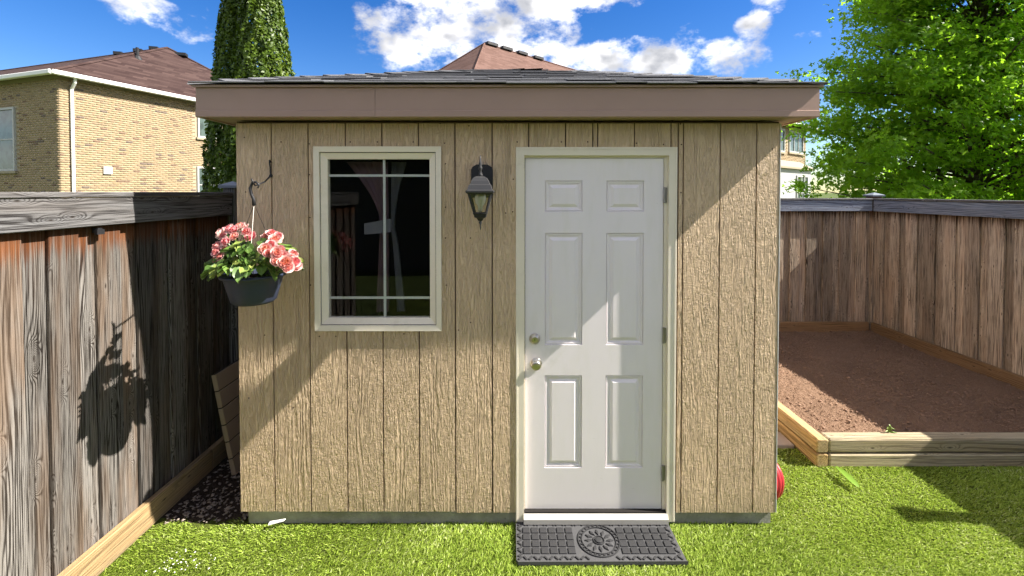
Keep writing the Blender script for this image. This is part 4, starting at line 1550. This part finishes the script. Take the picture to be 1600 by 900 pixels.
wall_window(ho, O, hr, -hl, *wr[0], bars=1)
wall_window(ho, O, hr, -hl, *wr[1], bars=0, rows=1)
wall_window(ho, O, hl, -hr, *wl[0], bars=0, rows=1)


def hip_roof(parent, c0, dr_, dl_, W, Ln, ez, pa, pb, pz, over, material):
    """hip roof over the rectangle c0 + u*dr_ + v*dl_ (0..W, 0..Ln), peak at (pa, pb), second peak at (pa, Ln - pb)"""
    def P(u, v, z):
        q = c0 + dr_ * u + dl_ * v
        return (q.x, q.y, z)
    o = over
    c = [P(-o, -o, ez), P(W + o, -o, ez), P(W + o, Ln + o, ez), P(-o, Ln + o, ez), P(pa, pb, pz), P(pa, Ln - pb, pz)]
    ro = MB().add(c, [(1, 0, 4), (2, 1, 4, 5), (3, 2, 5), (0, 3, 5, 4), (0, 1, 2, 3)]).build('roof', material, parent)
    for (u0, v0, u1, v1) in ((-o, -o, W + o, -o), (-o, -o, -o, Ln + o), (W + o, -o, W + o, Ln + o), (-o, Ln + o, W + o, Ln + o)):
        a, b = Vector(P(u0, v0, ez - .03)), Vector(P(u1, v1, ez - .03))
        rail('gutter', a, b, .14, .14, M_white, parent, 0, .02)
    # hip and ridge lines
    for a, b in ((c[0], c[4]), (c[1], c[4]), (c[4], c[5])):
        MB().tube([a, b], .05, 4).build('ridge_cap', material, ro)
    return ro, P


ro, RP = hip_roof(ho, O, hr, hl, 2 * A_, 22.0, EZ, A_, B_, 8.13, .32, M_roof_red)
# vents on the ridge and the pipe on the lit slope
for v in (3.3, 4.3, 5.6):
    q = Vector(RP(A_, v, 8.12))
    MB().box(-.16, .16, -.1, .1, 0, .13).build('roof_vent', M_black, ro, mw=Matrix.Translation(q) @ RZ(ra))
q = Vector(RP(3.1, 1.35, 5.56 + (8.13 - 5.56) * (1.35 + .32) / (B_ + .32)))
MB().lathe([(.16, -.12), (.10, .02), (.055, .05), (.055, .36), (.045, .36)], 10).build('vent_pipe', M_black, ro, mw=Matrix.Translation(q))
q = Vector(RP(A_ + .40, 2.2, 5.56 + (8.13 - 5.56) * (2.2 + .32) / (B_ + .32)))
MB().box(-.2, .2, -.15, .15, 0, .12).build('roof_vent', M_black, ro, mw=Matrix.Translation(q) @ RZ(ra))
q = O + hr * .30 - hl * .06
MB().tube([(q.x - hl.x * .2, q.y - hl.y * .2, EZ - .06), (q.x - hl.x * .16, q.y - hl.y * .16, EZ - .22), (q.x, q.y, EZ - .42), (q.x, q.y, 0)], .045, 8).build('downspout', M_white, ho)
q = O + hr * 1.25 - hl * .02
MB().box(-.12, .12, -.04, .04, -.12, .12).box(-.09, .09, -.055, -.04, -.01, .01).box(-.09, .09, -.055, -.04, .05, .07).box(-.09, .09, -.055, -.04, -.07, -.05).build('wall_vent', M_white, ho, mw=T(q.x, q.y, 2.62) @ RZ(math.atan2(hr.y, hr.x)))

# middle house: only its roof shows above the shed
PK = Vector((-1.23, 20, 0))
ta = math.atan(750 / 700.0)
rd = Vector((math.sin(ta), math.cos(ta), 0)); rp = Vector((math.cos(ta), -math.sin(ta), 0))     # along the ridge, and towards us
mh = thing('brick_house', 'house with pale red hip roof peeking over the middle of shed', 'house', PK)
mc0 = rd * -5.0 + rp * 5.0
ez2 = 4.35
ro2, RP2 = hip_roof(mh, mc0, -rp, rd, 10.0, 20.0, ez2, 5.0, 5.0, 8.46, .0, M_roof_pink)
for i, v in enumerate((5.4, 6.3, 7.3, 8.4)):
    q = Vector(RP2(5.0, v, 8.45))
    MB().box(-.16, .16, -.3, .3, 0, .12).build('ridge_vent', M_black, ro2, mw=Matrix.Translation(q) @ RZ(-ta))
for o3, du, nr, ln in ((mc0 + rd * .3 - rp * .3, rd, rp, 19.4), (mc0 + rd * .3 - rp * 9.7, rp, -rd, 9.4), (mc0 + rd * 19.7 - rp * 9.7, rp, rd, 9.4)):
    box_wall(MB(), o3, du, nr, .21, ln - .21, -.03, ez2 - .04, .2).build('wall', M_mortar, mh)
wall_window(mh, mc0 + rd * .3 - rp * .3, rd, rp, 3, 4.6, 1.2, 2.8, 1)

# right house, seen in the slot between shed and maple
rt = math.atan(850 / 700.0)
du = Vector((math.sin(rt), math.cos(rt), 0)); nr = Vector((math.cos(rt), -math.sin(rt), 0))
RH = Vector((13.26, 22.0, 0))
rh = thing('brick_house', 'buff brick house with white bay seen between shed and maple', 'house', RH)
o3 = du * -7.0
Lr, er = 10.17, 5.2
box_wall(MB(), o3, du, nr, 0, Lr, -.03, er, .2).build('front_wall', M_mortar, rh)
box_wall(MB(), o3 + du * Lr, -nr, du, .0, 8, -.03, er, .2).build('side_wall', M_mortar, rh)
box_wall(MB(), o3 - nr * 8.0, nr, -du, .0, 7.79, -.03, er, .2).build('side_wall', M_mortar, rh)
box_wall(MB(), o3 - nr * 8.0, du, -nr, .21, Lr - .21, -.03, er, .2).build('back_wall', M_mortar, rh)
def ru(px): return ((px - 800) / F * 22 - 13.26) / (du.x - (px - 800) / F * du.y) + 7.0
def rz(px, py):
    u = ru(px) - 7.0
    return EYE - (py - 300) / F * (22 + du.y * u)
hw = [(ru(1231), ru(1253), rz(1240, 239), rz(1240, 206)), (ru(1206), ru(1224), rz(1222, 238), rz(1222, 202))]
V, Fq, Tn = brick_face(o3, du, Lr, 1.2, er - .05, hw, nr, 5)
link('brickwork', np_mesh('brickwork', np.array(V), np.array(Fq).reshape(-1), np.full(len(Fq), 4), M_brick, {'tone': ('POINT', np.array(Tn))}), rh, kind='stuff')
wall_window(rh, o3, du, nr, *hw[0], bars=2)
wall_window(rh, o3, du, nr, *hw[1], bars=1)
# white bay with glazed door
ba0, ba1, bzt = ru(1190), ru(1246), rz(1235, 264)
def PB(u, z, d):
    q = o3 + du * u + nr * d
    return (q.x, q.y, z)
m = MB().add([PB(ba0, -.03, .6), PB(ba1, -.03, .6), PB(ba1, bzt, .6), PB(ba0, bzt, .6), PB(ba0, -.03, .01), PB(ba1, -.03, .01), PB(ba1, bzt, .01), PB(ba0, bzt, .01)],
             [(0, 1, 2, 3), (1, 5, 6, 2), (4, 0, 3, 7), (3, 2, 6, 7)]).build('bay', M_farwhite, rh)
MB().add([PB(ba0 - .1, bzt, .75), PB(ba1 + .1, bzt, .75), PB(ba1 + .1, bzt + .4, .02), PB(ba0 - .1, bzt + .4, .02), PB(ba0 - .1, bzt - .08, .75), PB(ba1 + .1, bzt - .08, .75), PB(ba1 + .1, bzt - .08, .02), PB(ba0 - .1, bzt - .08, .02)],
         [(0, 1, 2, 3), (4, 5, 1, 0), (5, 6, 2, 1), (7, 4, 0, 3), (7, 6, 5, 4)]).build('bay_roof', M_mortar, m)
wall_window(rh, o3 + nr * .6, du, nr, ru(1222), ru(1240), 1.0, rz(1230, 275), bars=2, rows=1, sill=False)
hip_roof(rh, o3 + du * 0 - nr * 8, du, nr, Lr, 8.0, er + .04, 4.0, 4.0, 7.6, .45, M_roof_red)

# the house behind the camera, mirrored faintly in the shed window
bh = thing('back_house', 'dark lap-sided house wall reflected in the shed window', 'house', (0, -6.0, 0))
MB().box(-7, 7, -.3, -.02, -.03, 3.0).build('wall', M_lapsiding, bh)
lap = MB().prism([(-.02, 0), (.012, 0), (-.004, .2), (-.02, .2)], 'x', -7, -.6).mesh('lap_board', M_lapsiding)
lap2 = MB().prism([(-.02, 0), (.012, 0), (-.004, .2), (-.02, .2)], 'x', 2.4, 7).mesh('lap_board', M_lapsiding)
for k in range(15):
    link('lap_board', lap, bh, T(0, 0, .2 * k)); link('lap_board', lap2, bh, T(0, 0, .2 * k))
pd = frame(MB(), -.6, 2.4, .05, 2.3, .09, .02, -.015).build('patio_door', M_white, bh)
MB().box(-.5, 2.3, -.012, .0, .15, 2.2).build('pane', M_farglass, pd)
MB().add([(-7.4, .5, 3.0), (7.4, .5, 3.0), (7.4, -8, 5.2), (-7.4, -8, 5.2), (-7.4, .5, 2.85), (7.4, .5, 2.85)], [(0, 1, 2, 3), (4, 5, 1, 0)]).build('roof', M_roof_red, bh)


# ------------------------------------------------------------------ trees
def leaf_cloud(name, pos, nrm, size, tone, shape, material, parent):
    """one mesh of many small leaves; shape is a flat polygon fan (unit) with slight fold"""
    n = len(pos)
    nrm = nrm / np.linalg.norm(nrm, axis=1, keepdims=True)
    a = rng.normal(size=(n, 3))
    t = a - (a * nrm).sum(1, keepdims=True) * nrm
    t /= np.linalg.norm(t, axis=1, keepdims=True)
    b = np.cross(nrm, t)
    P = np.array(shape)
    k = len(P)
    V = pos[:, None, :] + size[:, None, None] * (P[None, :, 0:1] * t[:, None, :] + P[None, :, 1:2] * b[:, None, :] + P[None, :, 2:3] * nrm[:, None, :])
    idx = np.concatenate([[0, i, i + 1] for i in range(1, k - 1)])
    Fc = (idx[None] + k * np.arange(n)[:, None]).reshape(-1)
    me = np_mesh(name, V.reshape(-1, 3), Fc, np.full(n * (k - 2), 3), material, {'tone': ('POINT', np.repeat(tone, k))})
    return link(name, me, parent)


def limbs(parent, name, paths):
    m = MB()
    for pts, r0, r1 in paths:
        n = len(pts)
        m.tube(pts, [r0 + (r1 - r0) * i / (n - 1) for i in range(n)], 7)
    return m.build(name, M_bark, parent, smooth=True)


def maple(loc, seed):
    r = np.random.default_rng(seed)
    root = thing('maple_tree', 'large leafy maple with bright green crown behind right fence', 'tree', loc)
    H, cz, RX_, RZ_ = 9.2, 4.2, 3.75, 4.7
    tr = limbs(root, 'trunk', [([(0, 0, -.03), (.05, 0, 1), (-.03, .05, 2.4), (.05, 0, 4), (0, .05, 6), (0, 0, 8)], .17, .03)])
    paths, tips = [], []
    for i in range(300):
        a = r.uniform(0, 6.283)
        z0 = r.uniform(.5, 7.6)
        zt = z0 + r.uniform(.1, 1.2)
        L = np.interp(zt, [.6, 1.5, 2.5, 3.8, 4.7, 5.8, 8, 9.8], [2.3, 3.15, 3.35, 2.95, 2.65, 2.25, 1.2, .1]) * r.uniform(.5, .97) * (1.0 if math.cos(a) < .35 else .8)
        mid = (math.cos(a) * L * .5, math.sin(a) * L * .5, z0 + (zt - z0) * .65)
        end = (math.cos(a + r.uniform(-.2, .2)) * L, math.sin(a) * L, zt)
        paths.append(([(0, 0, z0), mid, end], .035, .008))
        tips += [(np.array(mid) * (1 - t) + np.array(end) * t) for t in (.45, .75, 1.0)]
    limbs(root, 'branches', paths)['kind'] = 'stuff'
    pos, nr, tone, size = [], [], [], []
    for tpt in tips:
        for q in range(r.integers(2, 4)):
            c = tpt + r.normal(0, .24, 3) * np.array((1, 1, .7))
            m = int(r.integers(34, 62))
            ct = r.beta(2, 2)
            d = r.normal(0, 1, (m, 3)) * np.array((.17, .17, .085))
            pos.append(c + d)
            outw = np.array((c[0], c[1], (c[2] - cz) * .5))
            nrm = np.array(SUN_VEC) * 1.0 + outw / (np.linalg.norm(outw) + .1) * .7 + r.normal(0, .55, (m, 3))
            nr.append(nrm)
            tone.append(np.clip(.55 * ct + .45 * r.uniform(0, 1, m), 0, 1))
            size.append(r.uniform(.032, .066, m))
    pos, nr, tone, size = np.concatenate(pos), np.concatenate(nr), np.concatenate(tone), np.concatenate(size)
    lobe = [(0, 0, 0)] + [(math.cos(w) * q, math.sin(w) * q, -.18 * q * q) for w, q in ((-2.5, .7), (-1.5, 1.0), (-.75, .55), (0, 1.25), (.75, .55), (1.5, 1.0), (2.5, .7))]
    leaf_cloud('crown', pos, nr, size, tone, lobe, M_maple, root)
    return len(pos)


nl = maple((9.35, 9.0, 0), 3)


def cedar(loc, stems, label, seed):
    r = np.random.default_rng(seed)
    root = thing('cedar_tree', label, 'tree', loc)
    pos, nr, tone, size = [], [], [], []
    for (sx, sy, H, W, n) in stems:
        limbs(root, 'trunk', [([(sx, sy, -.03), (sx + .02, sy, H * .5), (sx, sy, H * .96)], .09, .015)])
        z = H * (1 - r.uniform(0, 1, n) ** .75) * .985 + .05
        prof = np.clip((1 - (z / H) ** 1.9), 0.02, 1) ** .70 * np.clip(z / .5, .5, 1)
        a = r.uniform(0, 6.283, n)
        lump = 1 + .10 * np.sin(a * 5 + z * 3.1) * np.sin(z * 5.3 + a * 2) + .07 * np.sin(a * 11 - z * 8)
        rad = W * prof * lump * (1.04 - r.gamma(1.3, .07, n)).clip(.2, 1.1)
        p = np.stack([sx + np.cos(a) * rad, sy + np.sin(a) * rad, z], 1)
        pos.append(p)
        nr.append(np.stack([np.cos(a), np.sin(a), np.full(n, .25)], 1) + r.normal(0, .55, (n, 3)))
        clump = .5 + .5 * np.sin(a * 7 + z * 6) * np.sin(z * 9 + a * 3)
        tone.append(np.clip(.42 * clump + .58 * r.beta(1.3, 2.2, n), 0, 1))
        size.append(r.uniform(.018, .040, n))
    fan = [(0, -.9, 0), (.45, -.35, .06), (.38, .1, 0), (.62, .55, .08), (.2, .55, 0), (.08, 1.15, .05), (-.2, .6, 0), (-.6, .5, .08), (-.4, .1, 0), (-.45, -.35, .06)]
    leaf_cloud('crown', np.concatenate(pos), np.concatenate(nr), np.concatenate(size), np.concatenate(tone), fan, M_cedar, root)


cedar((-4.05, 7.0, 0), [(-.33, .10, 5.45, .44, 30000), (.21, -.05, 6.1, .54, 44000)], 'tall twin-topped columnar cedar behind left end of the shed', 9)
